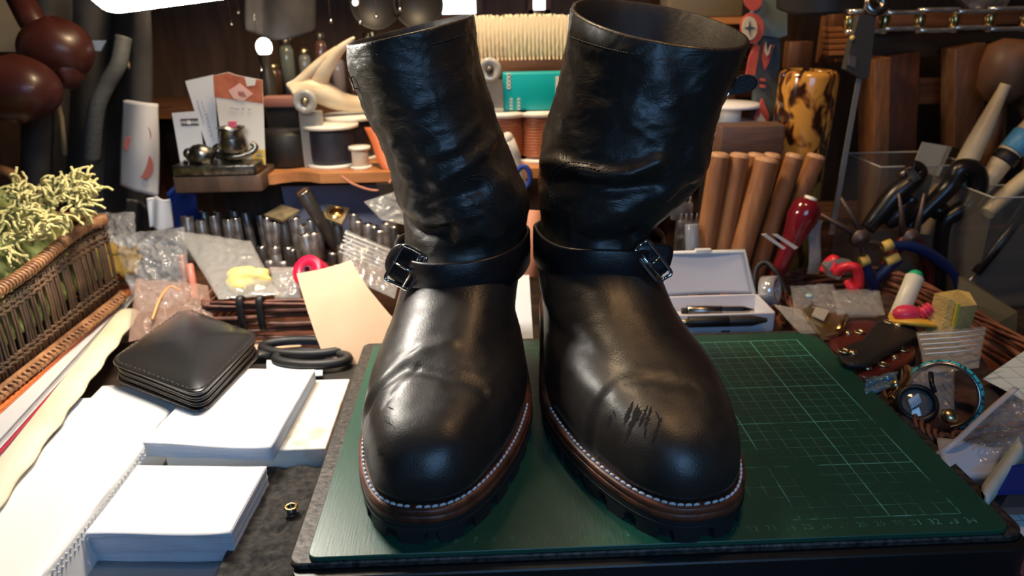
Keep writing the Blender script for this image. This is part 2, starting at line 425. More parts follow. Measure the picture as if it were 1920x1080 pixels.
    # ---- seams: stitches lying on the leather
    for ln, d in P['seams']:
        nm = 'seam_stitching'; sm_ = MB()
        if 1:
            pts = cat_rom(ln, 14); acc = 0; prev = None; run = []
            for p in pts:
                h, nn = onto(p, d)
                if h is None: continue
                if nn.dot(V(d)) > 0: nn = -nn
                q = h + nn*.015
                if prev is not None: acc += (q-prev).length
                prev = q; run.append(q)
                if acc > .2:
                    if len(run) > 1: sm_.tube([run[0], run[-2] if len(run) > 2 else run[-1]], .035, 5)
                    run = [q]; acc = 0
        if sm_.v: link(nm, sm_, m_blackthread, root)
    return root, pt, onto, strap

# seams and folds in front view are given through the pixel where the photo shows them, at the leather's own depth
def fx(pts, Y): return [(lambda q: (q.x, q.z))(A(a, b, Y)) for a, b in pts]
def vz(pts, z): return [(lambda q: (q.x, q.y))(Z(a, b, z)) for a, b in pts]

#        z     xf    yf    xb    yb    hw   foot
RL = [(2.15, 4.15, -0.35, 7.1, 26.3, 4.95, 1.0), (3.0, 4.15, -0.50, 7.1, 26.6, 5.12, 1.0), (4.0, 4.2, -0.25, 7.1, 26.6, 5.12, 1.0),
      (5.0, 4.3, .45, 7.1, 26.5, 4.95, 1.0), (5.7, 4.4, 1.45, 7.1, 26.4, 4.72, 1.0), (6.2, 4.5, 2.65, 7.1, 26.3, 4.50, 1.0),
      (6.6, 4.6, 4.1, 7.1, 26.2, 4.32, .95), (7.0, 4.8, 5.6, 7.1, 26.1, 4.2, .9), (7.6, 5.1, 7.3, 7.1, 26.0, 4.15, .75), (8.4, 5.5, 9.2, 7.1, 25.9, 4.15, .55),
      (9.2, 5.9, 10.7, 7.0, 25.8, 4.2, .35), (10.2, 6.3, 12.1, 6.9, 25.7, 4.3, .15), (11.2, 6.5, 13.0, 6.8, 25.6, 4.35, .05), (12.4, 6.7, 13.2, 6.75, 25.7, 4.45, 0),
      (14.0, 6.6, 12.7, 6.6, 26.0, 4.6, 0), (15.2, 6.3, 12.4, 6.3, 26.1, 4.45, 0), (16.6, 5.9, 12.4, 5.95, 26.1, 4.2, 0), (18.5, 5.2, 12.3, 5.25, 26, 4.1, 0),
      (20.3, 4.6, 12.2, 4.65, 26.0, 4.2, 0), (22.4, 4.05, 12.2, 4.05, 26, 4.15, 0), (24.0, 3.65, 12.3, 3.7, 26, 4.2, 0), (25.2, 3.6, 12.3, 3.65, 26, 4.15, 0)]
RR = [(2.15, 19.1, -1.0, 14.9, 25.6, 5.1, 1.0), (3.0, 19.1, -1.15, 14.9, 25.9, 5.28, 1.0), (4.0, 19.05, -.9, 14.9, 25.9, 5.28, 1.0),
      (5.0, 18.9, -.2, 14.9, 25.8, 5.1, 1.0), (5.7, 18.7, .8, 14.9, 25.7, 4.9, 1.0), (6.2, 18.5, 2.0, 14.9, 25.6, 4.7, 1.0),
      (6.6, 18.2, 3.5, 14.9, 25.5, 4.5, .95), (7.0, 17.9, 5.1, 14.9, 25.4, 4.4, .9), (7.6, 17.4, 6.9, 14.9, 25.3, 4.35, .75), (8.4, 16.9, 8.8, 15.2, 25.2, 4.3, .55),
      (9.2, 16.5, 10.3, 15.5, 25.2, 4.2, .35), (10.2, 16.2, 11.8, 15.9, 25.2, 4.05, .15), (11.2, 16.1, 12.8, 16.0, 25.2, 3.9, .05), (12.2, 16.35, 13.2, 16.3, 25.4, 4.1, 0),
      (13.2, 16.9, 12.9, 16.7, 26.0, 4.7, 0), (14.4, 17.5, 12.6, 17.2, 26.5, 5.3, 0), (15.6, 17.9, 12.5, 17.7, 26.8, 5.7, 0), (17.6, 18.4, 12.6, 18.2, 27, 5.8, 0),
      (19.9, 18.9, 12.7, 18.7, 27.2, 5.5, 0), (22.0, 19.4, 12.8, 19.2, 27.4, 5.5, 0), (23.8, 20.0, 12.9, 19.8, 27.6, 5.72, 0), (25.4, 20.4, 13.0, 20.2, 27.8, 5.9, 0)]
FL = [('v', vz([(745, 800), (850, 800)], 6.2), .26, 1.7), ('f', fx([(745, 425), (800, 435), (850, 400), (905, 392), (935, 430), (938, 470)], 14), .10, .25),
      ('f', fx([(740, 425), (790, 440), (840, 432)], 14), -.55, .45), ('f', fx([(860, 440), (900, 425), (920, 440)], 14), .35, .7),
      ('f', fx([(800, 385), (850, 360), (900, 345)], 14), -.35, .5), ('f', fx([(820, 330), (880, 300), (925, 270)], 14), .28, .45),
      ('f', fx([(890, 120), (905, 190), (935, 290), (975, 350)], 15), -.25, .6), ('f', fx([(745, 270), (780, 330), (770, 380)], 15), .35, .6),
      ('f', fx([(800, 290), (850, 275), (900, 235)], 13), .18, .35), ('f', fx([(780, 200), (830, 180), (860, 160)], 13), .10, .5),
      ('f', fx([(940, 330), (960, 360), (970, 400)], 16), .35, .8), ('f', fx([(720, 250), (745, 285)], 16), -.3, .5),
      ('v', vz([(690, 720), (760, 700), (840, 712), (905, 718)], 6.6), -.22, .40), ('v', vz([(680, 705), (750, 682), (850, 668)], 6.8), .12, .4),
      ('v', vz([(705, 730), (780, 722), (860, 728), (930, 735)], 6.4), .08, .25), ('v', vz([(700, 690), (780, 668)], 7), -.08, .2), ('v', vz([(720, 745), (790, 700), (880, 700)], 6.5), -.06, .15)]
FR = [('v', vz([(1190, 800), (1300, 812)], 6.2), .24, 1.7), ('f', fx([(1005, 345), (1060, 322), (1120, 330), (1180, 322), (1230, 300)], 13), .55, .5), ('f', fx([(1010, 375), (1080, 350), (1160, 352), (1230, 345)], 13), -.40, .5),
      ('f', fx([(1075, 470), (1072, 405), (1100, 372), (1160, 368)], 13.5), .10, .2), ('f', fx([(1100, 410), (1140, 395), (1160, 390)], 14), .3, .8),
      ('f', fx([(1180, 430), (1200, 400), (1250, 380), (1290, 350)], 15), -.45, .5), ('f', fx([(1130, 205), (1200, 215), (1260, 250)], 13), .12, .5),
      ('f', fx([(1180, 230), (1240, 270)], 13), .12, .3), ('f', fx([(1050, 200), (1070, 250), (1090, 290)], 14), .08, .4), ('f', fx([(1290, 250), (1300, 320)], 15), .2, .7),
      ('f', fx([(1080, 90), (1140, 105), (1190, 100)], 13), .10, .35), ('f', fx([(1200, 130), (1180, 170), (1220, 200)], 13), -.1, .6), ('f', fx([(1270, 80), (1290, 180), (1290, 260)], 14), -.2, 1.0),
      ('v', vz([(1100, 735), (1160, 712), (1230, 716), (1300, 722)], 6.6), -.12, .35), ('v', vz([(1100, 715), (1180, 700), (1260, 700)], 6.8), .08, .3)]
m = MB()
def wave(a, b, c, d): return lambda ph: a + b*cos(ph-c) + d*cos(2*ph)
cl = A(761, 500, 12.9); cr = A(1222, 490, 13.0)
boot_L, ptL, ontoL, strapL = make_boot(-1, dict(rings=RL, label='left black leather engineer boot, shaft leaning left, beside the lit white pads', arch=0.4, tx=.20, ty=.02, lean=.5, folds=FL, nphase=.15,
    sz=lambda ph: 10.2 + .25*sin(ph) - .9*sm(.2, -1, cos(ph)), so=lambda ph: .10 + (.05 if sin(ph) > 0 else .3)*abs(sin(ph)), sw=2.5,
    buckle=dict(px=(763, 501), corners=[(720, 523), (757, 458), (802, 483), (766, 545)], tail=[(724, 512), (722, 488), (736, 464), (756, 458), (792, 480), (764, 538), (742, 530)]),
    gusset=dict(y=15.5, tongue=[(664, 140), (680, 150), (692, 190), (686, 196), (674, 178)], frames=[[(657, 146), (670, 140), (680, 162), (664, 168)]]),
    seams=[([A(775, 444, 5), A(800, 425, 5), A(835, 400, 5), A(880, 388, 5), A(915, 395, 5), A(934, 425, 5), A(938, 472, 5)], (0, 1, 0)),
           ([A(781, 450, 5), A(804, 432, 5), A(838, 408, 5), A(880, 396, 5), A(910, 403, 5), A(926, 428, 5), A(930, 472, 5)], (0, 1, 0)),
           ([A(668, 120, 5), A(700, 116, 5), A(780, 100, 5), A(880, 75, 5)], (0, 1, 0))]))
boot_R, ptR, ontoR, strapR = make_boot(1, dict(rings=RR, label='right black leather engineer boot with gashes across its toe, on the gridded mat half', arch=-0.4, tx=-.14, ty=.17, lean=-.6, folds=FR, nphase=.4,
    sz=lambda ph: 10.7 - .35*sin(ph) + (-.15*sm(0, 1, sin(ph)) if sin(ph) > 0 else -.5*sm(0, 1, -sin(ph))) - .9*sm(.2, -1, cos(ph)), so=lambda ph: .12 + (.35 if sin(ph) > 0 else .05)*abs(sin(ph)), sw=2.5,
    buckle=dict(px=(1218, 492), corners=[(1261, 513), (1214, 449), (1188, 472), (1235, 531)], tail=[(1196, 472), (1216, 456), (1250, 458), (1263, 466), (1260, 490), (1252, 508), (1234, 522)]),
    gusset=dict(y=19.5, tongue=[(1280, 150), (1340, 148), (1372, 146), (1392, 140), (1412, 142), (1421, 154), (1414, 168), (1394, 176), (1372, 178), (1350, 190), (1300, 186)], frames=[[(1374, 146), (1386, 143), (1352, 199), (1340, 195)]]),
    seams=[([A(1066, 478, 5), A(1066, 430, 5), A(1072, 395, 5), A(1095, 373, 5), A(1130, 367, 5), A(1170, 370, 5)], (0, 1, 0)),
           ([A(1074, 478, 5), A(1074, 432, 5), A(1080, 400, 5), A(1100, 380, 5), A(1132, 374, 5), A(1168, 377, 5)], (0, 1, 0)),
           ([A(1078, 62, 5), A(1130, 90, 5), A(1200, 112, 5), A(1280, 125, 5)], (0, 1, 0))]))

# gashes torn into the right toe, worn spots
def gash(px0, py0, px1, py1, wd, mb, seed, ontoR=ontoR):
    rd = random.Random(seed); n = 14; L = []; R = []
    for k in range(n):
        t = k/(n-1); px = px0+(px1-px0)*t + rd.uniform(-1.2, 1.2); py = py0+(py1-py0)*t
        ww = 1.5*wd*(sin(pi*t)**.6)*rd.uniform(.4, 1.15)+.4
        ok = True
        for s_, arr in ((-1, L), (1, R)):
            h, nn = ontoR(CAM, ray(px+s_*ww, py))
            if h is None: ok = False; continue
            if nn.dot(ray(px, py)) > 0: nn = -nn
            arr.append(h + nn*.02)
    if len(L) == len(R) and len(L) > 2:
        mb.rings([[a, b] for a, b in zip(L, R)], closed=False)
gb = MB()
for k, g in enumerate([(1187, 752, 1170, 798, 2.6), (1196, 758, 1176, 822, 3.4), (1204, 768, 1184, 800, 2.2), (1215, 760, 1198, 800, 2.2), (1222, 762, 1208, 802, 2.4), (1240, 782, 1222, 830, 2.4),
                       (1146, 778, 1139, 802, 2.2), (1180, 800, 1172, 830, 1.0), (1210, 800, 1209, 822, .8), (1188, 790, 1200, 764, 1.5), (1170, 785, 1182, 762, 1.3), (1150, 770, 1154, 782, .8), (1229, 770, 1240, 792, .9)]):
    gash(*g, gb, k)
tag(link('torn_gashes', gb, m_gash_hole, boot_R), 'ragged black gashes across the toe')
gb = MB()
for k, g in enumerate([(708, 843, 722, 851, 3.2), (712, 838, 713, 856, 2.2), (728, 763, 738, 768, 1.8), (655, 783, 652, 796, 1.8), (722, 788, 742, 803, .9), (649, 818, 653, 830, 1.0)]):
    gash(*g, gb, k+40, ontoL)
tag(link('scuff_marks', gb, m_gash_hole, boot_L), 'small dark nicks on the toe')
# ================================================================== setting
m_wall = wood('dark_wall_wood', (.11, .062, .038), (.05, .028, .018), 2, .6, 8)
m_bench = wood('bench_wood', (.05, .03, .02), (.02, .012, .01), 0, .5, 10)
m = MB(); m.box((5, 92, 25), (230, 4, 160)); struct('wall_back', m, m_wall)
m = MB(); m.box((-82, 20, 25), (4, 160, 160)); struct('wall_left', m, m_wall)
m = MB(); m.box((98, 20, 25), (4, 160, 160)); struct('wall_right', m, m_wall)
m = MB(); m.box((5, 20, -78), (230, 240, 4)); struct('floor', m, m_bench)
m = MB(); m.box((5, 34, -5.5), (150, 90, 3)); bench = solo('workbench', m, m_bench, 'dark wooden workbench top carrying the whole clutter', 'workbench')
for x, y in ((-60, -5), (70, -5), (-60, 72), (70, 72)):
    m = MB(); m.box((x, y, -41.5), (6, 6, 69)); link('leg', m, m_bench, bench)

def text_mesh(s, size, origin, X, Y, mb, lift=.004):
    """lettering as flat mesh in world centimetres"""
    cu = bpy.data.curves.new('t', 'FONT'); cu.body = s; cu.size = size; cu.align_x = 'CENTER'; cu.align_y = 'CENTER'; cu.resolution_u = 2
    ob = bpy.data.objects.new('t', cu); me = bpy.data.meshes.new_from_object(ob)
    X = V(X).normalized(); Y = V(Y).normalized(); n = X.cross(Y)
    mb.add([V(origin) + X*v.co.x + Y*v.co.y + n*lift for v in me.vertices], [list(p.vertices) for p in me.polygons], False)
    bpy.data.objects.remove(ob); bpy.data.curves.remove(cu); bpy.data.meshes.remove(me)
def rrect(x0, y0, x1, y1, rs, n=8):
    out = []
    for (cx, cy, sx, sy, k), r in zip(((x1, y1, -1, -1, 0), (x0, y1, 1, -1, 1), (x0, y0, 1, 1, 2), (x1, y0, -1, 1, 3)), rs):
        for j in range(n+1):
            a = pi/2*(k+j/n); out.append((cx+sx*r + r*cos(a), cy+sy*r + r*sin(a)))
    return out
def plate_poly(mb, poly, z0, z1, bev=.04):
    cx = sum(p[0] for p in poly)/len(poly); cy = sum(p[1] for p in poly)/len(poly)
    def off(d): return [V((p[0]-d*(1 if p[0] > cx else -1), p[1]-d*(1 if p[1] > cy else -1), 0)) for p in poly]
    mb.rings([[q+V((0, 0, h)) for q in off(d)] for d, h in ((bev, z0), (0, z0+bev), (0, z1-bev), (bev, z1))], caps=True, smooth=False)

# ---- cutting mat with its printed grid
def mat_material():
    m = bpy.data.materials.new('mat_green_grid'); m.use_nodes = True; N = m.node_tree.nodes; L = m.node_tree.links; b = N['Principled BSDF']
    tc = N.new('ShaderNodeTexCoord'); sp = N.new('ShaderNodeSeparateXYZ'); L.new(tc.outputs['Object'], sp.inputs[0])
    def mth(op, a, bb=None, c=None):
        q = N.new('ShaderNodeMath'); q.operation = op
        for i, v in enumerate((a, bb, c)):
            if v is None: continue
            if isinstance(v, (int, float)): q.inputs[i].default_value = v
            else: L.new(v, q.inputs[i])
        return q.outputs[0]
    X = mth('MULTIPLY', sp.outputs[0], 100); Y = mth('MULTIPLY', sp.outputs[1], 100)   # centimetres from the grid's corner
    def line(c, per, w):
        r = mth('PINGPONG', c, per/2); return mth('LESS_THAN', r, w)
    def inside(c, a, bb): return mth('MULTIPLY', mth('GREATER_THAN', c, a), mth('LESS_THAN', c, bb))
    box = mth('MULTIPLY', inside(X, -.04, 34.04), inside(Y, -.04, 23.04))
    fine = mth('MAXIMUM', line(X, 1, .020), line(Y, 1, .020))
    bold = mth('MAXIMUM', line(X, 5, .040), line(Y, 5, .040))
    edge = mth('MAXIMUM', mth('MAXIMUM', mth('GREATER_THAN', X, 33.955), mth('GREATER_THAN', Y, 22.955)), mth('MAXIMUM', mth('LESS_THAN', X, .04), mth('LESS_THAN', Y, .04)))
    n = N.new('ShaderNodeTexNoise'); n.inputs['Scale'].default_value = 28; n.inputs['Detail'].default_value = 8; n.inputs['Roughness'].default_value = .7; L.new(tc.outputs['Object'], n.inputs['Vector'])
    # print worn away in patches, most of all where the work is done (front and middle)
    u = N.new('ShaderNodeMapRange'); u.inputs[1].default_value = 6; u.inputs[2].default_value = 27; u.inputs[3].default_value = .30; u.inputs[4].default_value = -.03; L.new(X, u.inputs[0])
    u2_ = N.new('ShaderNodeMapRange'); u2_.inputs[1].default_value = 2; u2_.inputs[2].default_value = 20; u2_.inputs[3].default_value = .06; u2_.inputs[4].default_value = -.16; L.new(Y, u2_.inputs[0])
    wear = N.new('ShaderNodeMapRange'); wear.inputs[1].default_value = .42; wear.inputs[2].default_value = .58
    L.new(mth('SUBTRACT', mth('SUBTRACT', n.outputs['Fac'], u.outputs[0]), u2_.outputs[0]), wear.inputs[0])
    k = mth('MAXIMUM', mth('MULTIPLY', fine, mth('MULTIPLY', wear.outputs[0], .62)), mth('MULTIPLY', mth('MAXIMUM', bold, edge), mth('MAXIMUM', wear.outputs[0], .0)))
    k = mth('MULTIPLY', k, box)
    n2 = N.new('ShaderNodeTexNoise'); n2.inputs['Scale'].default_value = 9; n2.inputs['Detail'].default_value = 6; L.new(tc.outputs['Object'], n2.inputs['Vector'])
    base = N.new('ShaderNodeMix'); base.data_type = 'RGBA'; base.inputs[6].default_value = (.006, .055, .034, 1); base.inputs[7].default_value = (.012, .10, .058, 1); L.new(n2.outputs['Fac'], base.inputs[0])
    x = N.new('ShaderNodeMix'); x.data_type = 'RGBA'; L.new(k, x.inputs[0]); L.new(base.outputs[2], x.inputs[6]); x.inputs[7].default_value = (.12, .48, .38, 1)
    L.new(x.outputs[2], b.inputs['Base Color'])
    rr = N.new('ShaderNodeMapRange'); rr.inputs[3].default_value = .30; rr.inputs[4].default_value = .46; b.inputs['Specular IOR Level'].default_value = .75; L.new(n.outputs['Fac'], rr.inputs[0]); L.new(rr.outputs[0], b.inputs['Roughness'])
    # fine knife scratches
    mp = N.new('ShaderNodeMapping'); mp.inputs['Scale'].default_value = (900, 60, 60); mp.inputs['Rotation'].default_value = (0, 0, .5); L.new(tc.outputs['Object'], mp.inputs[0])
    n3 = N.new('ShaderNodeTexNoise'); n3.inputs['Scale'].default_value = 1; n3.inputs['Detail'].default_value = 3; L.new(mp.outputs[0], n3.inputs['Vector'])
    bp = N.new('ShaderNodeBump'); bp.inputs['Strength'].default_value = .25; bp.inputs['Distance'].default_value = .0004; L.new(n3.outputs['Fac'], bp.inputs['Height']); L.new(bp.outputs[0], b.inputs['Normal'])
    return m
m_mat = mat_material(); m_print = M('worn_print', (.05, .22, .16), .5, col2=(.012, .09, .055), ns=160, contrast=(.42, .58))
m_print2 = M('clear_print', (.10, .36, .28), .5, col2=(.012, .09, .055), ns=160, contrast=(.5, .62))
m = MB(); plate_poly(m, rrect(-1.6, -1.5, 36, 24.5, (1.9, .5, .5, .9)), -.3, 0)
mat_o = solo('cutting_mat', m, m_mat, 'green cutting mat with pale centimetre grid lying under both boots', 'cutting mat', loc=(0, 0, 0))
WORLD[mat_o] = V((0, 0, 0))
m = MB()
for k in list(range(2, 31)): text_mesh(str(k), .62, (k+.15, -.62, 0), (1, 0, 0), (0, 1, 0), m)
link('worn_numbers', m, m_print, mat_o)
m = MB()
for k in range(31, 35): text_mesh(str(k), .66, (k+.15, -.62, 0), (1, 0, 0), (0, 1, 0), m)
tag(link('printed_numbers', m, m_print2, mat_o), 'clear row of numbers 31 to 34')
# ---- boards under the mat
m_board = M('speckled_board', (.09, .078, .068), .5, col2=(.02, .018, .017), ns=260, bump=.6, bs=320, metal=.35)
m = MB(); plate_poly(m, rrect(-2.6, -1.62, 36.9, 25.6, (.9, .6, .6, 1.2)), -.7, -.3, .08)
solo('base_board', m, m_board, 'dark speckled board showing as a narrow rim round the green mat', 'board')
m_blackb = M('black_board', (.010, .010, .011), .35, bump=.1, bs=200)
m = MB(); plate_poly(m, rrect(-2.4, -2.25, 36.95, 25.3, (.9, .6, .6, 1.2)), -3.3, -.7, .08)
solo('rubber_slab', m, m_blackb, 'thick black slab beneath the speckled board and mat', 'slab')
m_rust = M('scabbed_wood', (.42, .27, .20), .7, col2=(.12, .06, .04), ns=160, contrast=(.52, .60), bump=.5, bs=200)
m = MB(); plate_poly(m, rrect(-3.4, -1.9, 36.6, 25.0, (.5, .3, .3, .5)), -4, -3.3, .08)
solo('wooden_underlay', m, m_rust, 'pinkish wooden underlay edge with dark specks, left of the mat', 'board')

# ================================================================== papers and pads at the left
def edge_line(n_, f_, z):
    a = Z(n_[0], n_[1], z); b = Z(f_[0], f_[1], z); return a + (a-b).normalized()*12, b
m_paper = M('white_paper', (.86, .87, .90), .75, bump=.05, bs=40)
m_paperedge = M('paper_edges', (.60, .66, .76), .8, bump=.7, bs=40, stretch=(1, 1, 60))  # blue shade of the white pad fronts is partly put into this colour
m_white = M('white_plastic', (.85, .84, .80), .3)
def pad(pts, z1, z0, name, label):
    c = sum((V(p) for p in pts), V((0, 0, 0)))/4
    t = thing(name, label, 'notepad', (c.x, c.y, z0), 'white memo pads')
    P = [V((p[0], p[1], 0)) for p in pts]; m = MB(); rings = []
    for k in range(13):
        f = k/12; r = []; ins = .22*sin(f*pi)*(.6+.4*sin(9*f)) + .02*sin(40*f)
        for a in range(4):
            for j in range(12):
                q = P[a].lerp(P[(a+1) % 4], j/12); wob = .03*sin(j*1.3+k)
                ex = (ins+wob)*(1 if a in (0,) else .1); r.append(V((q.x, q.y + (ex if a == 0 else 0), z0+(z1-.12-z0)*f)) + (q-V((c.x, c.y, 0))).normalized()*-.03*sin(k*2.1))
        rings.append(r)
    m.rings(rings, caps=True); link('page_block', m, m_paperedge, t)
    m = MB()
    def top(u, v):
        q = P[0].lerp(P[1], u).lerp(P[3].lerp(P[2], u), v)
        e = .10*(1-v)**6*sin(u*5+1) + .09*(u**8) + .03*sin(u*3)*sin(v*2)
        return (q.x, q.y-.12*(1-v)**4, z1 - .02 + e)
    m.grid(top, 24, 24, thick=.03); link('top_sheet', m, m_paper, t)
    m = MB(); m.grid(lambda u, v: V(top(u, v)) + V((.05*u, .05, -.07)), 20, 20, thick=.02); link('second_sheet', m, m_paper, t)
    return t
def zz(px, py, z): q = Z(px, py, z); return (q.x, q.y, z)
pad([zz(160, 1000, -1.8), zz(432, 998, -1.8), zz(499, 876, -1.8), zz(258, 872, -1.8)], -1.8, -4, 'memo_pad', 'near white memo pad at the bottom edge, its shaded front face blue')
pad([zz(268, 830, -.9), zz(508, 838, -.9), zz(590, 694, -.9), zz(400, 690, -.9)], -.9, -2, 'memo_pad', 'further white memo pad lying under the corner of the black wallet')
m = MB(); m.grid(lambda u, v: Z(110+320*u, 1100-48*v-2*u, -3.9) + V((0, 0, .04*sin(u*6))), 12, 4, thick=.04)
solo('paper_sheet', m, M('grey_sheet', (.30, .34, .38), .4), 'grey sheet peeping out under the near memo pad', 'paper')
m = MB(); a, b, c_ = Z(135, 1052, -3.3), Z(170, 1058, -3.3), Z(158, 1005, -3.3); m.prism([a, b, c_], (0, 0, -.05))
solo('paper_scrap', m, m_paper, 'small white paper corner sticking out left of the near memo pad', 'paper')
m_stain = M('stained_plate', (.80, .76, .68), .45, col2=(.42, .30, .18), ns=30, contrast=(.58, .75), bump=.2)
m = MB(); plate_poly(m, rrect(-14.5, 12.0, -3.45, 22.4, (.1, .1, .1, .1)), -3.95, -2.0, .06)
solo('marble_plate', m, m_stain, 'stained white stone plate between the pads and the mat', 'plate')
m_felt = M('black_felt', (.012, .011, .010), .95, col2=(.05, .045, .04), ns=220, bump=1.0, bs=260)
m = MB(); m.grid(lambda u, v: V((-7.6+4.25*u, -6+17.6*v, -3.15 + .14*nz((u*4, v*17, 0), 1.6, 3) - .35*exp(-(((u-.62)*4.2)**2+((v-.62)*17)**2)/.35) - .4*exp(-(((u-.5)*4.2)**2+((v-.45)*17)**2)/.3))), 40, 120, thick=.8)
solo('felt_block', m, m_felt, 'rough black felt block with pits, left of the mat', 'felt block')
e = thing('metal_eyelet', 'tiny nickel eyelet standing on the black felt', 'eyelet', V(Z(547, 962, -3.1)))
b = V(Z(547, 962, -3.1)); m = MB(); m.lathe([(.30, 0), (.30, .42), (.26, .42), (.26, 0)], b, (0, 0, 1)); link('barrel', m, m_darksteel, e)
m = MB(); m.lathe([(.2, .40), (.24, .47), (.42, .46), (.46, .40), (.42, .34), (.2, .36), (.2, .40)], b + V((0, 0, .08))); link('flange', m, m_brass, e)

# ---- long white dotted packet, cream packet, books
m_film = M('clear_sleeve', (.92, .93, .95), .08, alpha=.28, bump=.4, bs=50)
m_packet = M('white_packet', (.84, .82, .78), .4, bump=.12, bs=40)
t = thing('plastic_packet', 'long white dotted plastic packet running to the lower left corner', 'packet', (-21, 12, -4))
m = MB()
def pk(u, v):
    y = -8+29*v + .5*u; x = -22.8+6.8*u
    return (x, y, -1.25 + .05*sin(v*7+u) - .15*u**12)
m.grid(pk, 30, 60, thick=.12); link('top_face', m, m_packet, t)
m = MB(); m.grid(lambda u, v: V((-16+.0 + .55*u + .05*sin(v*23), -8+29*v+.5, -1.35-2.6*u)), 12, 60, thick=.06); link('side_flap', m, m_packet, t)
m = MB()
for k in range(2):
    for j in range(64):
        y = -7.6 + j*.44 + .2*k; u = .14+.13*k
        m.ball((-15.93+.55*u, y, -1.35-2.6*u), .085, 6)
link('embossed_dots', m, m_packet, t)
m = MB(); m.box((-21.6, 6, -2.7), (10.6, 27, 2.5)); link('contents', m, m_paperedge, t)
m_cream = M('cream_paper', (.66, .58, .38), .6, col2=(.76, .70, .52), ns=14, bump=.5, bs=45)
m = MB()
ca, cb = edge_line((0, 955), (265, 587), -1.0)
def cr(u, v):
    p = ca.lerp(cb, v); y = p.y; x = p.x - 2.1*(1-u) + .10*sin(y*1.4)*u**4
    return (x, y, -.55 + .10*sin(u*pi) + .05*nz((x, y, 0), 1.1, 2)*u - .35*u**8)
m.grid(cr, 30, 90, thick=.45); solo('paper_packet', m, m_cream, 'crumpled cream paper packet between the books and the white packet', 'packet')
books = [('orange_folder', (0, 768), (262, 532), -.15, -.45, (.75, .20, .05), 'glossy orange folder lying under the wicker basket'),
         ('clear_sleeve', (0, 822), (258, 541), -.50, -1.15, (.62, .60, .58), 'stack of clear plastic sleeves just under the orange folder'),
         ('notebook', (0, 850), (236, 578), -1.2, -1.75, (.42, .02, .04), 'dark red notebook under the clear sleeves'),
         ('magazine', (0, 880), (240, 580), -1.8, -2.6, (.66, .60, .50), 'cream paged magazine beneath the red notebook'),
         ('magazine', (0, 893), (236, 588), -2.65, -3.95, (.50, .46, .42), 'lowest thick magazine of the pile below the basket')]
for nm, n_, f_, z0, z1, col, lab in books:
    a, b = edge_line(n_, f_, z0); t = thing(nm, lab, 'book' if 'folder' not in nm else 'folder', (a.x-9, (a.y+b.y)/2, z1))
    w_ = V((-20, 0, 0)); th = z0-z1
    m = MB(); m.prism([a, b, b+w_, a+w_][::-1], (0, 0, -.08)); m.prism([q+V((0, 0, -th+.08)) for q in (a, b, b+w_, a+w_)][::-1], (0, 0, -.07)); link('cover', m, M(nm+'_cover', col, .3), t)
    m = MB(); m.prism([q + V((-.06, -.1, -.09)) for q in (a, b, b+w_, a+w_)][::-1], (0, 0, -(th-.17))); link('pages', m, M(nm+'_pages', [min(1, q*1.15) for q in col], .6, bump=.9, bs=30, stretch=(1, 1, 90)), t)
# ---- wallet
m_wal = leather('wallet_leather', (.012, .012, .013), .22, .8, .02, rv=0.1)
wq = [zz(200, 672, 1.1), zz(372, 735, 1.1), zz(488, 622, 1.1), zz(345, 572, 1.1)]
wc = sum((V(q) for q in wq), V((0, 0, 0)))/4; wl = thing('leather_wallet', 'black leather bifold wallet resting on the further pad and white packet', 'wallet', (wc.x, wc.y, -.9))
WP = [V((q[0], q[1], 0)) for q in wq]
def wgrid(z, ins, bul=0, wob=0):
    out = []
    c0 = V((wc.x, wc.y, 0)); n = 28
    # rounded quadrilateral outline
    pts = []
    for a in range(4):
        p, q, r_ = WP[a-1], WP[a], WP[(a+1) % 4]; d1 = (p-q).normalized(); d2 = (r_-q).normalized(); R = 1.5 if a in (3, 1, 0, 2) else .8
        for j in range(9):
            t_ = j/8; pts.append((q+d1*R)*(1-t_)**2 + q*2*t_*(1-t_) + (q+d2*R)*t_*t_)
        for j in range(1, 10): pts.append((q+d2*R).lerp(r_+(q-r_).normalized()*R, j/10))
    for i, p in enumerate(pts):
        d = (c0-p); out.append(p + d.normalized()*ins + V((0, 0, z)) + V((0, 0, wob*sin(i*.1))))
    return out
def wgrid2(z, ins, f):
    c0 = V((wc.x, wc.y, z)); return [p.lerp(c0, f*.96) for p in wgrid(z, ins)]
def layer(z0, z1, ins, name, mt=m_wal, dome=0):
    m = MB(); r = [wgrid(z0, ins+.15), wgrid(z0+.03, ins+.03), wgrid((z0+z1)/2, ins), wgrid(z1-.03, ins+.03), wgrid(z1, ins+.12)]
    if dome:
        for k in range(1, 12): f = k/11; r.append(wgrid2(z1 + dome*sin(f*pi/2)**.7, ins+.12, f))
    m.rings(r, caps=True); return link(name, m, mt, wl)
layer(-.88, -.62, 0, 'back_cover'); layer(-.60, -.40, .25, 'inner_leaf'); layer(-.36, -.18, .18, 'inner_leaf'); layer(-.14, .04, .28, 'inner_leaf'); layer(.08, .3, .2, 'inner_leaf'); layer(.34, .56, .25, 'inner_leaf')
layer(.62, .86, -.02, 'front_cover', dome=.75)
m = MB(); o = wgrid(.9, .28); acc = 0; run = []
o2 = cat_rom(o+[o[0]], 4)
for p in o2:
    run.append(p + V((0, 0, .0)))
    if len(run) == 3: m.tube([run[0]+V((0, 0, -.02)), run[1]+V((0, 0, .06)), run[2]+V((0, 0, -.02))], .05, 5); run = []
link('edge_stitching', m, m_blackthread, wl)

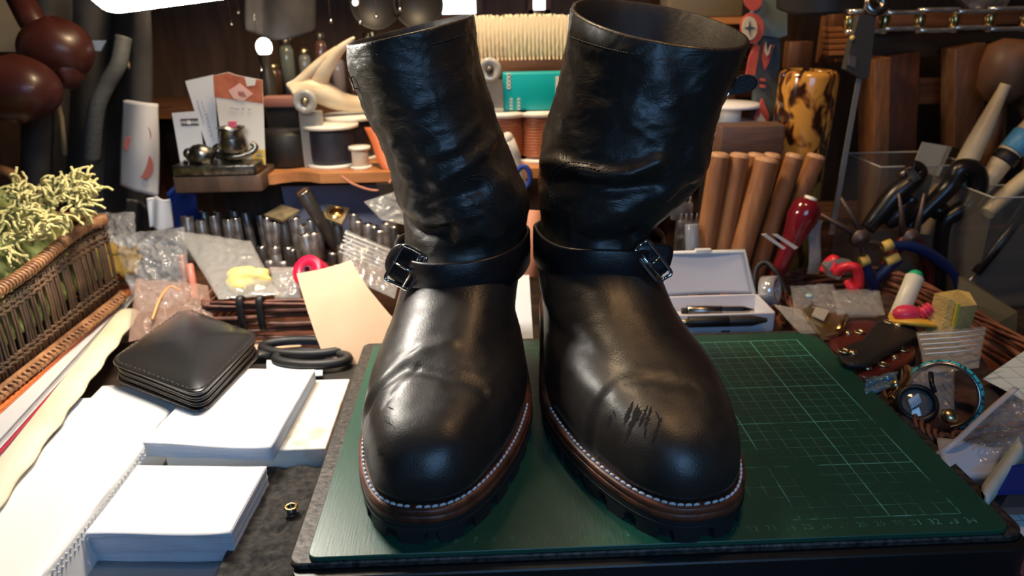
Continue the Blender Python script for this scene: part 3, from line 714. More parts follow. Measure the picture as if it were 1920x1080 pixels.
# ---- wicker basket with green fringed cloth
m_cane = M('orange_cane', (.40, .19, .08), .35, col2=(.16, .07, .03), ns=50, bump=.4, bs=150)
m_reed = M('dark_reed', (.13, .07, .035), .5, col2=(.05, .028, .016), ns=40, bump=.4, bs=150)
bk = thing('wicker_basket', 'tall open wicker basket at the left edge holding the green cloth', 'basket', (-40, 22, 0))
cor = V((-28.2, 37.2, 0))
def bwall(s): # path along right wall then back wall
    L1 = 41
    if s < L1: return V((-28.6 + .4*s/L1, -4 + s, 0))
    return V((-28.2 - (s-L1)*.97, 37.0 + (s-L1)*.25, 0))
def rimz(s): return 6.1 + 2.4*sm(0, 41, s) + .2*sin(s*.4)
rimp = [bwall(s) + V((.35, 0, rimz(s))) for s in [k*.5 for k in range(0, 76)] + [38 + k*.4 for k in range(1, 7)]] + [bwall(s) + V((0, 0, rimz(41))) for s in (41.5, 43, 46, 50, 55, 60)]
m = MB(); m.tube(rimp, .42, 10); rim_o = link('rim', m, m_cane, bk)
m = MB(); rp = cat_rom(rimp, 3); acc = 0
h = []
for i in range(len(rp)-1):
    seg = rp[i+1]-rp[i]
    if seg.length < 1e-5: continue
    t_ = seg.normalized(); nn = t_.cross(V((0, 0, 1))).normalized(); bb_ = t_.cross(nn)
    for k in range(3):
        acc += seg.length/3; a = acc*2*pi/.42
        h.append(rp[i] + seg*(k/3) + nn*cos(a)*.45 + bb_*sin(a)*.45)
m.tube(h, .12, 5); link('rim_binding', m, m_cane, bk)
base_p = [bwall(s) + V((.25, 0, .35)) for s in range(0, 41, 1)] + [bwall(s) + V((0, 0, .35)) for s in (41, 43, 46, 50, 55, 60)]
m = MB()
for k, (dx, dz, r) in enumerate(((.3, 0, .28), (.05, .4, .26))): m.tube([p + V((dx, 0, dz)) for p in base_p], r, 8)
hh = []
acc = 0
rp = cat_rom(base_p, 4)
for i in range(len(rp)-1):
    seg = rp[i+1]-rp[i]; t_ = seg.normalized(); nn = t_.cross(V((0, 0, 1))).normalized(); bb_ = t_.cross(nn)
    for k in range(2):
        acc += seg.length/2; a = acc*2*pi/.6; hh.append(rp[i] + seg*(k/2) + V((.2, 0, .1)) + nn*cos(a)*.42 + bb_*sin(a)*.42)
m.tube(hh, .14, 5); link('base_braid', m, m_cane, bk)
m = MB()
for k, (f, r) in enumerate(((.16, .12), (.22, .12), (.74, .12), (.80, .12), (.88, .10))):
    for ph in (0, pi):
        m.tube([bwall(s*.5) + V((.12*sin(s*pi*.6+ph) + .05, 0, .6 + (rimz(s*.5)-.8)*f + .12*cos(s*pi*.6+ph))) for s in range(0, 110)], r, 5)
link('weaving', m, m_reed, bk)
s = 14.0
while s < 41:
    m = MB(); tlt = random.uniform(-.25, .25)
    for d in (0, .34): m.tube([bwall(s+d) + V((0, 0, .3)), bwall(s+d+tlt) + V((.08, 0, rimz(s)*.5)), bwall(s+d+tlt) + V((0, 0, rimz(s)-.2))], .13, 6)
    link('spoke', m, m_reed, bk); s += .92
s = 42
while s < 58:
    m = MB(); m.tube([bwall(s) + V((0, 0, .3)), bwall(s) + V((0, 0, rimz(41)-.2))], .16, 6); link('spoke', m, m_reed, bk); s += 1.6
m = MB(); m.box((-38, 17, .15), (18, 40, .3)); link('bottom', m, m_reed, bk)
m = MB(); m.tube([Z(0, 318, 9).lerp(A(0, 318, 52), 1), A(20, 324, 52), A(40, 345, 52), A(55, 380, 52), A(62, 420, 52)], .6, 8); link('handle', m, m_cane, bk)
m_green = M('green_knit', (.16, .19, .05), .95, col2=(.30, .33, .10), ns=220, bump=1.0, bs=350)
m_tassel = M('fringe_yarn', (.52, .44, .19), .9, col2=(.34, .32, .12), ns=90, bump=.6, bs=300)
cl_ = thing('fringed_cloth', 'green knitted cloth with yellow green fringe heaped in the wicker basket', 'cloth', (-36, 25, 1))
m = MB()
def cloth(u, v):
    x = -29.3 - 14*u; y = 6+33*v
    z = 5.6 + 2.9*sm(0, .5, u) + 2.6*sm(.1, .9, v)*sm(0, .25, u) + .8*nz((x, y, 0), .22, 4) + .25*nz((x, y, 0), .9, 2)
    z -= 3.0*sm(.06, 0, u) + 2.5*sm(.9, 1, v)
    return (x, y, z)
m.grid(cloth, 60, 90, thick=.25); link('knit', m, m_green, cl_)
rd = random.Random(3)
clus = [(75, 350), (60, 380), (90, 390), (110, 400), (130, 380), (150, 360), (180, 340), (195, 350), (185, 375), (165, 395), (140, 410), (120, 425), (95, 425), (70, 420), (105, 370), (150, 335), (60, 350), (45, 395), (95, 445), (40, 470), (85, 355), (165, 345), (200, 365), (110, 340), (125, 350), (60, 440)]
for k, (px, py) in enumerate(clus):
    c0 = A(px, py, 33 - (py-330)*.06); m = MB()
    c0 = c0 + V((-1.2, 0, 0)); a0 = rd.uniform(0, 6.28); up_ = V((rd.uniform(-.5, .8), rd.uniform(-.8, .2), rd.uniform(-.5, .8))).normalized()
    for q in range(11):
        p = c0 + V((rd.gauss(0, .12), rd.gauss(0, .12), rd.gauss(0, .12))); d = (up_ + V((rd.gauss(0, .45), rd.gauss(0, .45), rd.gauss(0, .45)))).normalized(); pts = []
        for j in range(9):
            pts.append(p.copy()); p = p + d*.24; d = (d + V((rd.gauss(0, .38), rd.gauss(0, .38), rd.gauss(-.13, .35)))).normalized()
        m.tube(cat_rom(pts, 2), .12, 5)
    m.ball(c0, .32, 8)
    link('tassel', m, m_tassel, cl_)
# ================================================================== helpers for traced outlines on level or upright planes
def lvl(mb, pts, z, th, smooth=0):
    """outline on the level z (cm); pts are photograph pixels; optional per-point z"""
    P = [Z(p[0], p[1], z if len(p) < 3 else p[2]) for p in pts]
    if smooth: P = cat_rom(P+[P[0]], smooth)[:-1]
    mb.prism(P, (0, 0, -th)); return P
def upr(mb, pts, y, th, smooth=0, lean=0):
    P = [A(a, b, y) for a, b in pts]
    if lean: zb = min(p.z for p in P); P = [A(a, b, y + lean*(p.z-zb)) for (a, b), p in zip(pts, P)]
    if smooth: P = cat_rom(P+[P[0]], smooth)[:-1]
    mb.prism(P[::-1], (0, th, 0)); return P
def film(name, quad, mat, label=None, cat='bag', parent=None, bulge=.8, amp=.35, fr=.5, seed=0, n=26, group=None):
    n = int(n*1.8)
    """crumpled closed bag: quad = four world corners"""
    q = [V(p) for p in quad]; nn = (q[1]-q[0]).cross(q[3]-q[0]).normalized(); m = MB()
    for sg in (1, -1):
        def f(u, v):
            p = q[0].lerp(q[1], u).lerp(q[3].lerp(q[2], u), v); e = (4*u*(1-u)*4*v*(1-v))**.5
            w_ = nz(p, fr, seed)*.6 + abs(nz(p, fr*2.3, seed+7))*.8 + abs(nz(p, fr*5, seed+3))*.35
            return p + nn*(sg*bulge*e*.5 + amp*w_*(.3+.7*e))
        m.grid(f, n, n)
    if parent: return link(name, m, mat, parent)
    return solo(name, m, mat, label, cat, group)
def disc_stack(name, base, parts, label, cat, group=None, axis=(0, 0, 1)):
    """parts: (part name, profile, material)"""
    t = thing(name, label, cat, base, group)
    for pn, prof, mt in parts:
        m = MB(); m.lathe(prof, base, axis, 28); link(pn, m, mt, t)
    return t
m_shelf = wood('lit_shelf_wood', (.55, .24, .09), (.38, .15, .05), 0, .45, 12)  # lamplight is put into this bright orange wood colour
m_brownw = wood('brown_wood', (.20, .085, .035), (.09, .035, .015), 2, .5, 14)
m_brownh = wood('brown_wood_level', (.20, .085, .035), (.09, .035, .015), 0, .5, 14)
m_dowel = wood('dowel_wood', (.40, .17, .06), (.25, .10, .04), 2, .55, 18)
m_endgrain = M('dowel_end', (.62, .36, .20), .7, col2=(.45, .24, .12), ns=200)
m_clear = M('clear_acrylic', (.30, .28, .24), .06, alpha=.14, spec=.8)
m_bag = M('clear_bag', (.62, .63, .65), .07, alpha=.24, bump=1.0, bs=70, spec=1.0, coat=1.0)
m_bag2 = M('milky_bag', (.66, .66, .63), .12, alpha=.30, bump=.9, bs=70, spec=1.0, coat=1.0)
m_navy = M('navy_thread', (.018, .022, .04), .4, bump=.5, bs=30, stretch=(1, 1, 80))
m_blk = M('soft_black', (.014, .013, .013), .5)
m_bone = M('bone', (.78, .66, .42), .4, col2=(.68, .52, .30), ns=30)
m_ivory = M('ivory_white', (.82, .80, .74), .45)
m_red = M('red_plastic', (.75, .025, .04), .3)
m_blue = M('blue_cloth', (.012, .05, .30), .7)

# ---- shelf behind the boots
sy = 48.0; st_ = A(600, 326, sy).z; sb_ = A(600, 344, sy).z
x0 = A(492, 330, sy).x; x1 = 35
notch = [V((x0, sy, 0)), V((x0+.6, sy, 0))] + [V((x0+1.0+5.2*k/8, sy + 1.3*sin(pi*k/8), 0)) for k in range(9)] + [V((x1, sy, 0)), V((x1, sy+17, 0)), V((x0, sy+17, 0))]
sh = thing('shelf_board', 'lit orange wooden shelf running behind the boots with thread spools on it', 'shelf', (10, sy+8, -4))
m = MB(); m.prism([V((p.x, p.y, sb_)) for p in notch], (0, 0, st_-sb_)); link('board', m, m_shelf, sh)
for x in (x0+1.5, 12, x1-2):
    m = MB(); m.box((x, sy+14, (sb_-4)/2), (1.8, 3, sb_+4)); link('bracket', m, m_brownw, sh)
# ---- far wall shelf with jars
fs = thing('shelf_board', 'dark upper shelf against the back wall holding glass jars', 'shelf', (-5, 80, -4))
fz = A(520, 196, 76).z
m = MB(); m.box((2, 83, fz-.8), (96, 14, 1.6)); link('board', m, m_brownh, fs)
for x in (-44, 2, 48):
    m = MB(); m.box((x, 88, (fz-1.6-4)/2), (2, 3, fz+2.4)); link('bracket', m, m_brownw, fs)
jc = [(520, 120, .9, (.10, .05, .03), 'squat brown jar'), (548, 70, .8, (.16, .19, .17), 'tall grey green jar'), (580, 90, .7, (.22, .24, .22), 'pale grey jar'), (612, 60, .7, (.14, .07, .05), 'tall dark brown bottle'), (640, 100, .8, (.30, .26, .28), 'pinkish glass jar'), (668, 85, .7, (.20, .12, .10), 'rusty brown canister'), (700, 60, .8, (.10, .06, .04), 'dark canister behind the left boot'), (930, 60, .8, (.20, .14, .10), 'brown canister behind the brush'), (1010, 20, .7, (.6, .58, .5), 'pale canister behind the brush')]
for k, (px, py, w_, col, lb) in enumerate(jc):
    b = A(px, 194, 79+(k % 3)); b.z = fz; h = A(px, py, b.y).z-fz; r = w_*1.25
    mt = M('jar_%d' % k, col, .15, coat=.5, spec=.8)
    t = thing('storage_jar', lb + ' on the far dark shelf', 'jar', b, 'jars on the far shelf')
    m = MB(); m.lathe([(0, 0), (r, .1), (r, h*.8), (r*.7, h*.88), (0, h*.88)], b); link('body', m, mt, t)
    m = MB(); m.lathe([(r*.72, h*.88), (r*.78, h*.9), (r*.78, h), (0, h)], b); link('lid', m, m_darksteel if k % 2 else m_gold, t)
# glowing night lamp + windows seen far behind
m_bulb = M('lit_bulb', (1, 1, 1), .4, emit=(1, .93, .80), es=14)
m_day = M('daylight_pane', (1, 1, 1), .4, emit=(.86, .95, 1.0), es=5)
nl = thing('bulb_lamp', 'small globe lamp glowing on a dark ribbed stem behind the cards', 'lamp', V((A(497, 250, 62).x, 62, st_)))
c = A(495, 88, 62); b = V((c.x, 62, st_))
m = MB(); m.ball(c, .95, 16, (1, 1, 1.1)); link('globe', m, m_bulb, nl)
m = MB(); h = c.z-st_-.8; m.lathe([(0, 0), (1.6, 0), (1.6, .4), (.7, .8), (.9, h*.3), (1.3, h*.45), (.8, h*.6), (1.1, h*.72), (.55, h*.85), (.8, h*.97), (.9, h)], b); link('stem', m, M('lamp_stem', (.10, .09, .07), .3, .6), nl)
wi = thing('window_pane', 'bright daylight window at the top edge above the left boot', 'window', A(856, 25, 89))
wi['kind'] = 'structure'; del wi['label']; del wi['category']; wi.name = 'window_1'
m = MB(); a = A(822, 20, 88.5); b = A(892, 20, 88.5); m.box(((a.x+b.x)/2, 89.2, a.z+5.5), (b.x-a.x, .5, 12)); link('pane', m, m_day, wi)
m = MB()
for x in (a.x-.5, b.x+.5): m.box((x, 88.9, a.z+5.5), (1, 1.6, 14))
m.box(((a.x+b.x)/2, 88.9, a.z-1.0), (b.x-a.x+2, 1.6, 1)); link('frame', m, m_brownh, wi)
wi = thing('window_pane', '', 'window', A(1010, 25, 89)); wi['kind'] = 'structure'; del wi['category']; wi.name = 'window_2'
m = MB(); a = A(1000, 12, 88.5); b = A(1022, 12, 88.5); m.box(((a.x+b.x)/2, 89.2, a.z+5.5), (b.x-a.x, .5, 12)); link('pane', m, m_day, wi)
m = MB()
for x in (a.x-.4, b.x+.4): m.box((x, 88.9, a.z+5.5), (.8, 1.6, 14))
m.box(((a.x+b.x)/2, 88.9, a.z-1.0), (b.x-a.x+2, 1.6, 1)); link('frame', m, m_brownh, wi)

# ---- things on the lit shelf, left part
def on(px, y): q = A(px, 300, y); return V((q.x, y, st_))
b = on(546, 54); r = 3.1; h = A(546, 240, 54).z-st_
disc_stack('black_canister', b, [('body', [(0, 0), (r*.92, 0), (r, .3), (r, h-.6), (r*.9, h-.1), (0, h)], m_blk)], 'round matt black canister on the left end of the lit shelf', 'canister')
b = on(626, 53); r = 2.6; h = A(626, 232, 53).z-st_
disc_stack('thread_spool', b, [('thread', [(0, .3), (r*.95, .3), (r, 1), (r, h-1), (r*.95, h-.3), (0, h-.3)], m_navy), ('flange', [(0, 0), (r*1.15, 0), (r*1.15, .35), (0, .35)], m_ivory), ('flange', [(0, h-.35), (r*1.2, h-.35), (r*1.2, h), (0, h)], m_ivory)], 'dark thread spool with white rims directly right of the black canister', 'spool', 'large thread spools')
b = on(668, 57); h = A(668, 214, 57).z-st_; r = 2.4
disc_stack('thread_spool', b, [('thread', [(0, .3), (r, .3), (r, h-.3), (0, h-.3)], m_navy), ('flange', [(0, 0), (r*1.15, 0), (r*1.15, .35), (0, .35)], m_ivory), ('flange', [(0, h-.45), (r*1.45, h-.45), (r*1.45, h), (0, h)], m_ivory)], 'taller dark spool with a brightly lit top beneath the antler', 'spool', 'large thread spools')
b = on(676, 50.5); h = A(676, 274, 50.5).z-st_; r = 1.05
disc_stack('thread_spool', b, [('thread', [(0, .3), (r*.9, .3), (r*.88, h*.5), (r*.9, h-.3), (0, h-.3)], M('cream_thread', (.78, .68, .55), .7, bump=.6, bs=30, stretch=(1, 1, 90))), ('flange', [(0, 0), (r*1.15, 0), (r*1.15, .35), (0, .35)], m_ivory), ('flange', [(0, h-.35), (r*1.15, h-.35), (r*1.15, h), (0, h)], m_ivory)], 'small cream spool standing in front of the big dark spools', 'spool')
m = MB(); pts = cat_rom([A(640, 330, 47.8), A(662, 345, 47.5), A(700, 357, 47.5), A(725, 350, 47.7), A(736, 325, 48.5), A(730, 300, 50), A(705, 285, 53)], 8)
m.tube(pts, .14, 6); solo('leather_lace', m, M('pink_cord', (.55, .22, .14), .5), 'thin reddish leather cord drooping over the shelf edge', 'cord')
m = MB(); pts = [A(698, 240, 52), A(712, 270, 51), A(722, 300, 50), A(736, 322, 49.2)]
m.grid(lambda u, v: cat_rom(pts, 4)[int(u*12)] + V((.9*(v-.5)*2, 0, .1)), 13, 3, thick=.2); solo('leather_strap', m, M('orange_leather', (.62, .16, .06), .4), 'orange red leather strap hanging beside the left boot shaft', 'strap')
# antler
m_antler = M('antler_bone', (.92, .82, .64), .38, col2=(.72, .56, .36), ns=26, stretch=(1, 1, 2), bump=.3, bs=90)
an = thing('deer_antler', 'pale forked deer antler lying over the dark spools left of the boots', 'antler', A(640, 214, 56))
m = MB(); P = cat_rom([A(548, 178, 54), A(572, 168, 54.5), A(600, 172, 55), A(640, 190, 56), A(690, 196, 57), A(740, 190, 58)], 8)
m.tube(P, lambda t: 1.15-.1*sin(t*9)+.35*sin(pi*min(1, t*1.6))-.3*t, 14); link('main_beam', m, m_antler, an)
m = MB(); P = cat_rom([A(592, 182, 55), A(598, 152, 55), A(612, 125, 54.5), A(636, 95, 54), A(664, 70, 53.5)], 8)
m.tube(P, lambda t: 1.25*(1-t)**.75+.12, 14); link('tine', m, m_antler, an)
m = MB(); P = cat_rom([A(543, 166, 54.2), A(560, 155, 54.2), A(585, 130, 54.2), A(610, 108, 54.2), A(632, 92, 54.1)], 8); m.tube(P, lambda t: .65-.3*t, 10); link('ridge', m, m_antler, an)
# rollers on brackets (one each side of the left boot)
for px, py, lb in ((572, 190, 'grey edge roller on a flat stand in front of the antler'), (918, 131, 'glassy roller on a clear stand below the cream brush')):
    c = A(px, py, 51); t = thing('edge_roller', lb, 'roller', (c.x, 51, st_))
    m = MB(); m.lathe([(.45, -.3), (1.25, -.3), (1.3, -.1), (1.3, .3), (1.2, .45), (.9, .5), (.6, .3), (.45, .3), (.45, -.3)], c, (0, -1, 0), 26); link('wheel', m, M('roller_glass', (.45, .45, .42), .15, spec=.9), t)
    m = MB(); m.lathe([(0, .3), (.42, .3), (.36, .5), (0, .5)], c, (0, -1, 0), 16); link('hub', m, m_gold if px < 700 else m_darksteel, t)
    m = MB(); m.box((c.x+.2, 52.2, (c.z-1.2+st_)/2), (2.4, 1.2, c.z-1.2-st_)); m.box((c.x, 51.8, c.z-.6), (.9, .5, 1.6)); link('stand', m, M('stand_grey', (.30, .29, .28), .3) if px < 700 else m_bag2, t)
m = MB(); m.rbox((A(528, 190, 58).x, 58, A(528, 190, 58).z), (4.2, 2.5, 1.2), .3); ls = A(528, 190, 58)
solo('leather_roll', m, M('rose_leather', (.36, .16, .13), .5), 'short pinkish leather roll between the cards and the roller', 'leather')
m = MB(); m.box((ls.x, 58, (ls.z-.6+st_)/2), (3.4, 2, ls.z-.6-st_)); solo('dark_block', m, m_blk, 'dark block under the pinkish leather roll', 'block')

# ---- figurine ledge with business cards
lz = A(410, 318, 47).z
fg = thing('pewter_figurine', 'pewter ink stand figurine with a small cup, in front of the cards', 'figurine', (A(405, 318, 47).x, 47, lz))
m_pew = M('pewter', (.30, .29, .26), .3, 1.0, col2=(.08, .075, .065), ns=120, bump=.8, bs=140)
m = MB(); a = A(330, 318, 46.5); b = A(488, 330, 46.5)
m.rbox(((a.x+b.x)/2, 47.5, lz+.25), (b.x-a.x, 4.5, 1.1), .4); link('plinth', m, m_pew, fg)
m = MB(); c = A(436, 262, 47); hh = c.z-lz
b = V((c.x, 47, A(436, 286, 47).z)); tp = A(436, 238, 47).z-b.z
m.lathe([(0, 0), (1.3, .05), (1.5, .5), (1.35, tp*.55), (1.15, tp*.85), (1.45, tp), (1.15, tp-.1), (.9, tp*.5)], b, (0, 0, 1), 20); link('cup', m, m_pew, fg)
m = MB(); m.tube(cat_rom([b+V((-1.8, 0, -.2)), b+V((0, -.8, -.35)), b+V((1.6, -.3, -.1)), b+V((2.3, 0, .5)), b+V((1.9, 0, 1.0))], 6), lambda t: .42-.15*t, 10); link('dragon_tail', m, m_pew, fg)
m = MB(); c = A(376, 292, 46.8); m.ball(c, 1.25, 14, (1.2, .9, 1)); m.ball(c+V((-1.1, -.2, .3)), .6, 10); link('animal_body', m, m_pew, fg)
m = MB()
for dx in (-1.5, -.9, .9, 1.5): m.tube([c+V((dx, -.3, -.5)), c+V((dx*1.15, -.7, -1.6)), c+V((dx*1.2, -1.2, -1.9))], .25, 8)
link('paws', m, m_pew, fg)
m = MB(); m.tube(cat_rom([c+V((1.2, 0, .2)), c+V((2.0, -.2, 1.0)), c+V((3.0, 0, .5)), c+V((3.4, 0, -.6))], 6), .3, 8); link('scroll', m, m_pew, fg)
m = MB(); q = A(436, 233, 47); m.box(q, (.75, .5, .6)); link('stopper', m, M('pink_enamel', (.65, .12, .22), .4), fg)
lp_ = thing('side_ledge', 'dark wooden ledge carrying the figurine and the cards', 'ledge', (A(410, 330, 50).x, 50, -4))
a = A(325, 330, 46); b = A(492, 330, 46); m = MB(); m.rbox(((a.x+b.x)/2, 52, lz-.35-.9), (b.x-a.x, 13, 1.8), .3); link('board', m, m_wall, lp_)
m = MB(); m.box(((a.x+b.x)/2, 57.5, (lz-2.2-4)/2), (b.x-a.x-2, 1.5, lz-2.2+4)); link('back_leg', m, m_wall, lp_)
def card(pts, y, label, col, extra=None):
    t = thing('paper_card', label, 'card', V((A(pts[0][0], pts[0][1], y).x, y, lz-.3)), 'cards behind the figurine')
    m = MB(); upr(m, pts, y, .06); link('sheet', m, col, t)
    for nm, pp, cc in (extra or []):
        m = MB(); upr(m, pp, y-.03, .03); link(nm, m, cc, t)
    return t
m_card = M('card_stock', (.80, .82, .86), .5); m_cardo = M('card_orange', (.62, .20, .10), .5, col2=(.42, .11, .06), ns=60); m_pink = M('card_pink', (.85, .52, .46), .5); m_inkk = M('card_ink', (.06, .06, .07), .5); m_yel = M('card_yellow', (.85, .60, .15), .5)
m_greyink = M('grey_ink', (.45, .47, .55), .6)
c3 = card([(347, 152), (400, 140), (412, 300), (398, 302), (372, 230)], 49.3, 'tilted bluish white card standing behind the other two', m_card)
m = MB(); X_ = (A(412, 300, 49.2)-A(378, 175, 49.2))
for k, (px, py, px2, py2) in enumerate(((379, 192, 398, 262), (388, 214, 402, 268), (371, 190, 384, 236))):
    for j in range(9): m.box(A(px+(px2-px)*j/9, py+(py2-py)*j/9, 49.26), (.10, .04, .24))
link('lettering', m, m_greyink, c3)
c1 = card([(322, 212), (372, 208), (384, 300), (338, 304)], 48.9, 'small pale card with a dark name block, leftmost of the cards', m_card, [('name_block', [(338, 223), (371, 222), (373, 235), (340, 236)], m_inkk)])
m = MB()
for j, h_ in enumerate((.3, .34, .28, .44, .3, .34, .3, .34)): m.box(A(342+4*j, 229.5, 48.84), (.12 if j != 3 else .3, .03, h_))
link('lettering', m, m_card, c1)
c2 = card([(399, 142), (428, 135), (444, 141), (492, 150), (498, 310), (420, 300)], 48.5, 'white flyer with an orange photo across its top, rightmost of the cards', m_ivory,
     [('printed_photo', [(399.5, 142.5), (428, 136), (444, 142), (491.5, 150.5), (493, 194), (402, 182)], m_cardo), ])
for nm, pp, cc in (('white_shape', [(428, 170), (449, 156), (474, 176), (456, 190), (438, 185)], m_pink), ('red_seal', [(446, 171), (456, 172), (463, 182), (454, 184), (447, 178)], m_red), ('white_shape', [(458, 144), (480, 148), (478, 160), (463, 162)], m_ivory), ('yellow_band', [(471, 284), (497, 280), (498, 309), (473, 304)], m_yel)):
    m = MB(); upr(m, pp, 48.42, .04); link(nm, m, cc, c2)
m = MB()
for px, py, w_ in ((436, 203, .5), (445, 204, .4), (456, 204, .3), (468, 205, .35), (481, 290, .2), (486, 290, .2), (491, 291, .2)): m.box(A(px, py, 48.4), (w_, .03, .12))
link('lettering', m, m_greyink, c2)

# ---- middle: brush, teal box, brown cord spools
br = thing('bristle_brush', 'big brush with dense cream bristles lying across behind the boots', 'brush', (A(985, 130, 56).x, 57, A(985, 134, 56).z))
a = A(885, 108, 56); b = A(1085, 108, 56)
m = MB(); m.rbox(((a.x+b.x)/2, 58, a.z-.95), (b.x-a.x, 5, 1.9), .4); link('wooden_back', m, m_brownh, br)
m_brist = M('cream_bristle', (.80, .68, .46), .85, bump=.5, bs=120)
m = MB(); rd = random.Random(5); n_ = 27
def bris(u, v):
    x = a.x + (b.x-a.x)*u; top = A(980, 26, 56).z; z = a.z-.1 + (top-a.z)*v
    c_ = abs(sin(pi*n_*u)); w_ = (1-v)**2
    return (x + .1*nz((x, z, 0), 2), 55.4 + .55*w_*(1-c_) - .5*sin(pi*v)*.4 + .05*nz((x, z, 1), 3), z + (.25*c_*(-1))*w_ + .18*nz((x, 0, 0), 2, 5)*v)
m.grid(bris, 240, 14, thick=3.6); link('bristles', m, m_brist, br)
m_teal = M('teal_card', (.0, .42, .47), .4)
tx = thing('teal_box', 'flat teal packet with small white print behind the boots', 'packet', (A(1000, 208, 52).x, 52, A(1000, 208, 52).z))
m = MB(); a = A(944, 208, 52); b = A(1078, 135, 52); m.rbox(((a.x+b.x)/2, 53.1, (a.z+b.z)/2), (b.x-a.x, 2.2, b.z-a.z), .25); link('carton', m, m_teal, tx)
m = MB()
for k in range(4):
    q = A(954, 141+k*7.5, 51.97); m.lathe([(.12, 0), (.24, 0), (.24, .04), (.12, .04), (.12, 0)], q, (0, -1, 0), 12)
[m.box(A(px, py, 51.95), (.12, .03, .22)) for px in (957, 960, 971, 974) for py in (186, 192, 198, 204)]; link('white_print', m, m_ivory, tx)
m = MB(); m.box((A(1052, 160, 51.95).x, 51.97, A(1052, 162, 52).z), (1.2, .05, 2.2)); link('white_panel', m, m_ivory, tx)
m_cordb = M('brown_cord', (.44, .15, .07), .35, col2=(.30, .09, .04), ns=40)
tealz = A(1000, 208, 52).z
for px, y, lb in ((948, 53, 'left spool of brown waxed cord under the teal packet'), (1013, 53, 'right spool of brown waxed cord under the teal packet')):
    b = on(px, y); h = tealz-.05-st_; r = 2.0
    t = thing('cord_spool', lb, 'spool', b, 'brown cord spools')
    m = MB(); m.lathe([(0, 0), (2.6, 0), (2.6, .4), (0, .4)], b); link('flange', m, m_ivory, t)
    m = MB(); m.lathe([(0, h-.5), (2.75, h-.5), (2.75, h), (0, h)], b); link('flange', m, m_ivory, t)
    m = MB(); turns = 13; m.tube([b + V((r*cos(k*2*pi/24), r*sin(k*2*pi/24), .65 + (h-1.4)*k/(24*turns))) for k in range(24*turns)], .30, 6); link('cord', m, m_cordb, t)
m = MB(); c = A(966, 300, 45); m.tube([A(985, 350, 46), A(975, 320, 45.5), A(966, 290, 45), A(954, 262, 44.6)], lambda t: .30+.28*sm(.2, .8, t), 12)
m.ball(A(952, 258, 44.6), .60, 12, (1, 1, 1)); solo('plastic_pipette', m, M('pipette', (.85, .80, .72), .3, alpha=.75), 'milky plastic pipette leaning between the two boots', 'pipette')
sc = thing('blue_scissors', 'scissors with a dark blue ring handle between the boots', 'scissors', A(985, 420, 43))
m = MB(); m.tube([A(981+13*cos(a_), 332+20*sin(a_), 43) for a_ in [2*pi*k/20 for k in range(20)]], .28, 8, closed=True); link('ring_handle', m, m_blue, sc)
m = MB(); m.tube([A(984, 350, 43), A(988, 420, 43.5), A(990, 520, 44)], lambda t: .35-.1*t, 8, flat=.4); link('blade', m, m_steel, sc)

bt = A(985, 132, 56).z - .9
for k, px in enumerate((925, 1050)):
    m = MB(); q = A(px, 200, 58); m.box((q.x, 59.3, (bt+st_)/2), (1.6, 1.2, bt-st_)); solo('brush_stand', m, m_brownw, ['left', 'right'][k] + ' wooden upright carrying the cream bristle brush', 'stand')
# ---- blue sheet and the punches in their rack
m = MB(); upr(m, [(527, 350), (738, 345), (742, 470), (545, 440)], 54.5, .3); solo('blue_board', m, M('blue_grey_board', (.26, .28, .42), .6), 'blue grey board standing behind the stamping tools under the shelf', 'board')
rk = thing('punch_rack', 'low dark wooden rack full of upright steel stamping tools', 'rack', (-13, 47, -4))
m = MB(); m.rbox((-13.5, 47, -2.2), (25, 13, 3.6), .4); link('block', m, m_brownh, rk)
def punch(px, py, y, r, label, group, head=None, lean=0, mt=None):
    tp = A(px, py, y); b = V((tp.x - lean*.25, y, -.4)); d = tp-b; h = d.length
    t = None; m = MB()
    m.lathe([(0, 0), (r*.8, 0), (r, h*.2), (r, h-.12), (r*.86, h), (0, h)], b, d, 14)
    m.m = 1; m.lathe([(r*.84, h-.02), (r*.80, h+.05), (0, h+.06)], b, d, 14)
    o = solo('leather_punch', m, [mt or m_steel, m_chrome], label, 'punch', group, loc=b)
    return o
back = [(353, 392, .75), (381, 395, .55), (407, 396, .45), (438, 394, .5), (459, 397, .5), (487, 402, .5)]
for k, (px, py, r) in enumerate(back): punch(px, py, 51.5, r, '%s steel punch from the left in the rearmost row of the rack' % ORD[k], 'steel punches in the rack', lean=random.uniform(-2, 2))
mid = [(350, 405, .7), (376, 412, .6), (400, 404, .5), (427, 410, .6), (442, 408, .5), (499, 408, .5), (516, 416, .6), (554, 408, .6), (566, 422, .75), (582, 412, .5), (598, 436, .5), (663, 401, .5), (672, 414, .5)]
for k, (px, py, r) in enumerate(mid): punch(px, py, 48.5, r, '%s steel punch from the left in the middle row of the rack' % ORD[k], 'steel punches in the rack', lean=random.uniform(-2, 2))
fr_ = [(490, 462, .5), (516, 462, .55), (516, 476, .6), (540, 464, .5), (507, 488, .65), (530, 490, .6), (548, 468, .4), (572, 438, .8), (588, 436, .6), (624, 474, .5), (640, 460, .5), (690, 420, .6), (702, 424, .5), (712, 432, .55), (724, 418, .5), (738, 424, .6), (735, 412, .5), (745, 440, .5)]
for k, (px, py, r) in enumerate(fr_): punch(px, py, 45.5 if px < 600 else 46.5, r, '%s steel punch from the left in the front row of the rack' % ORD[k], 'steel punches in the rack', mt=m_steel if k % 3 else m_darksteel, lean=random.uniform(-1, 1))
m_dial = M('old_brass_plate', (.40, .34, .22), .4, .8, col2=(.25, .21, .14), ns=90, bump=.4)
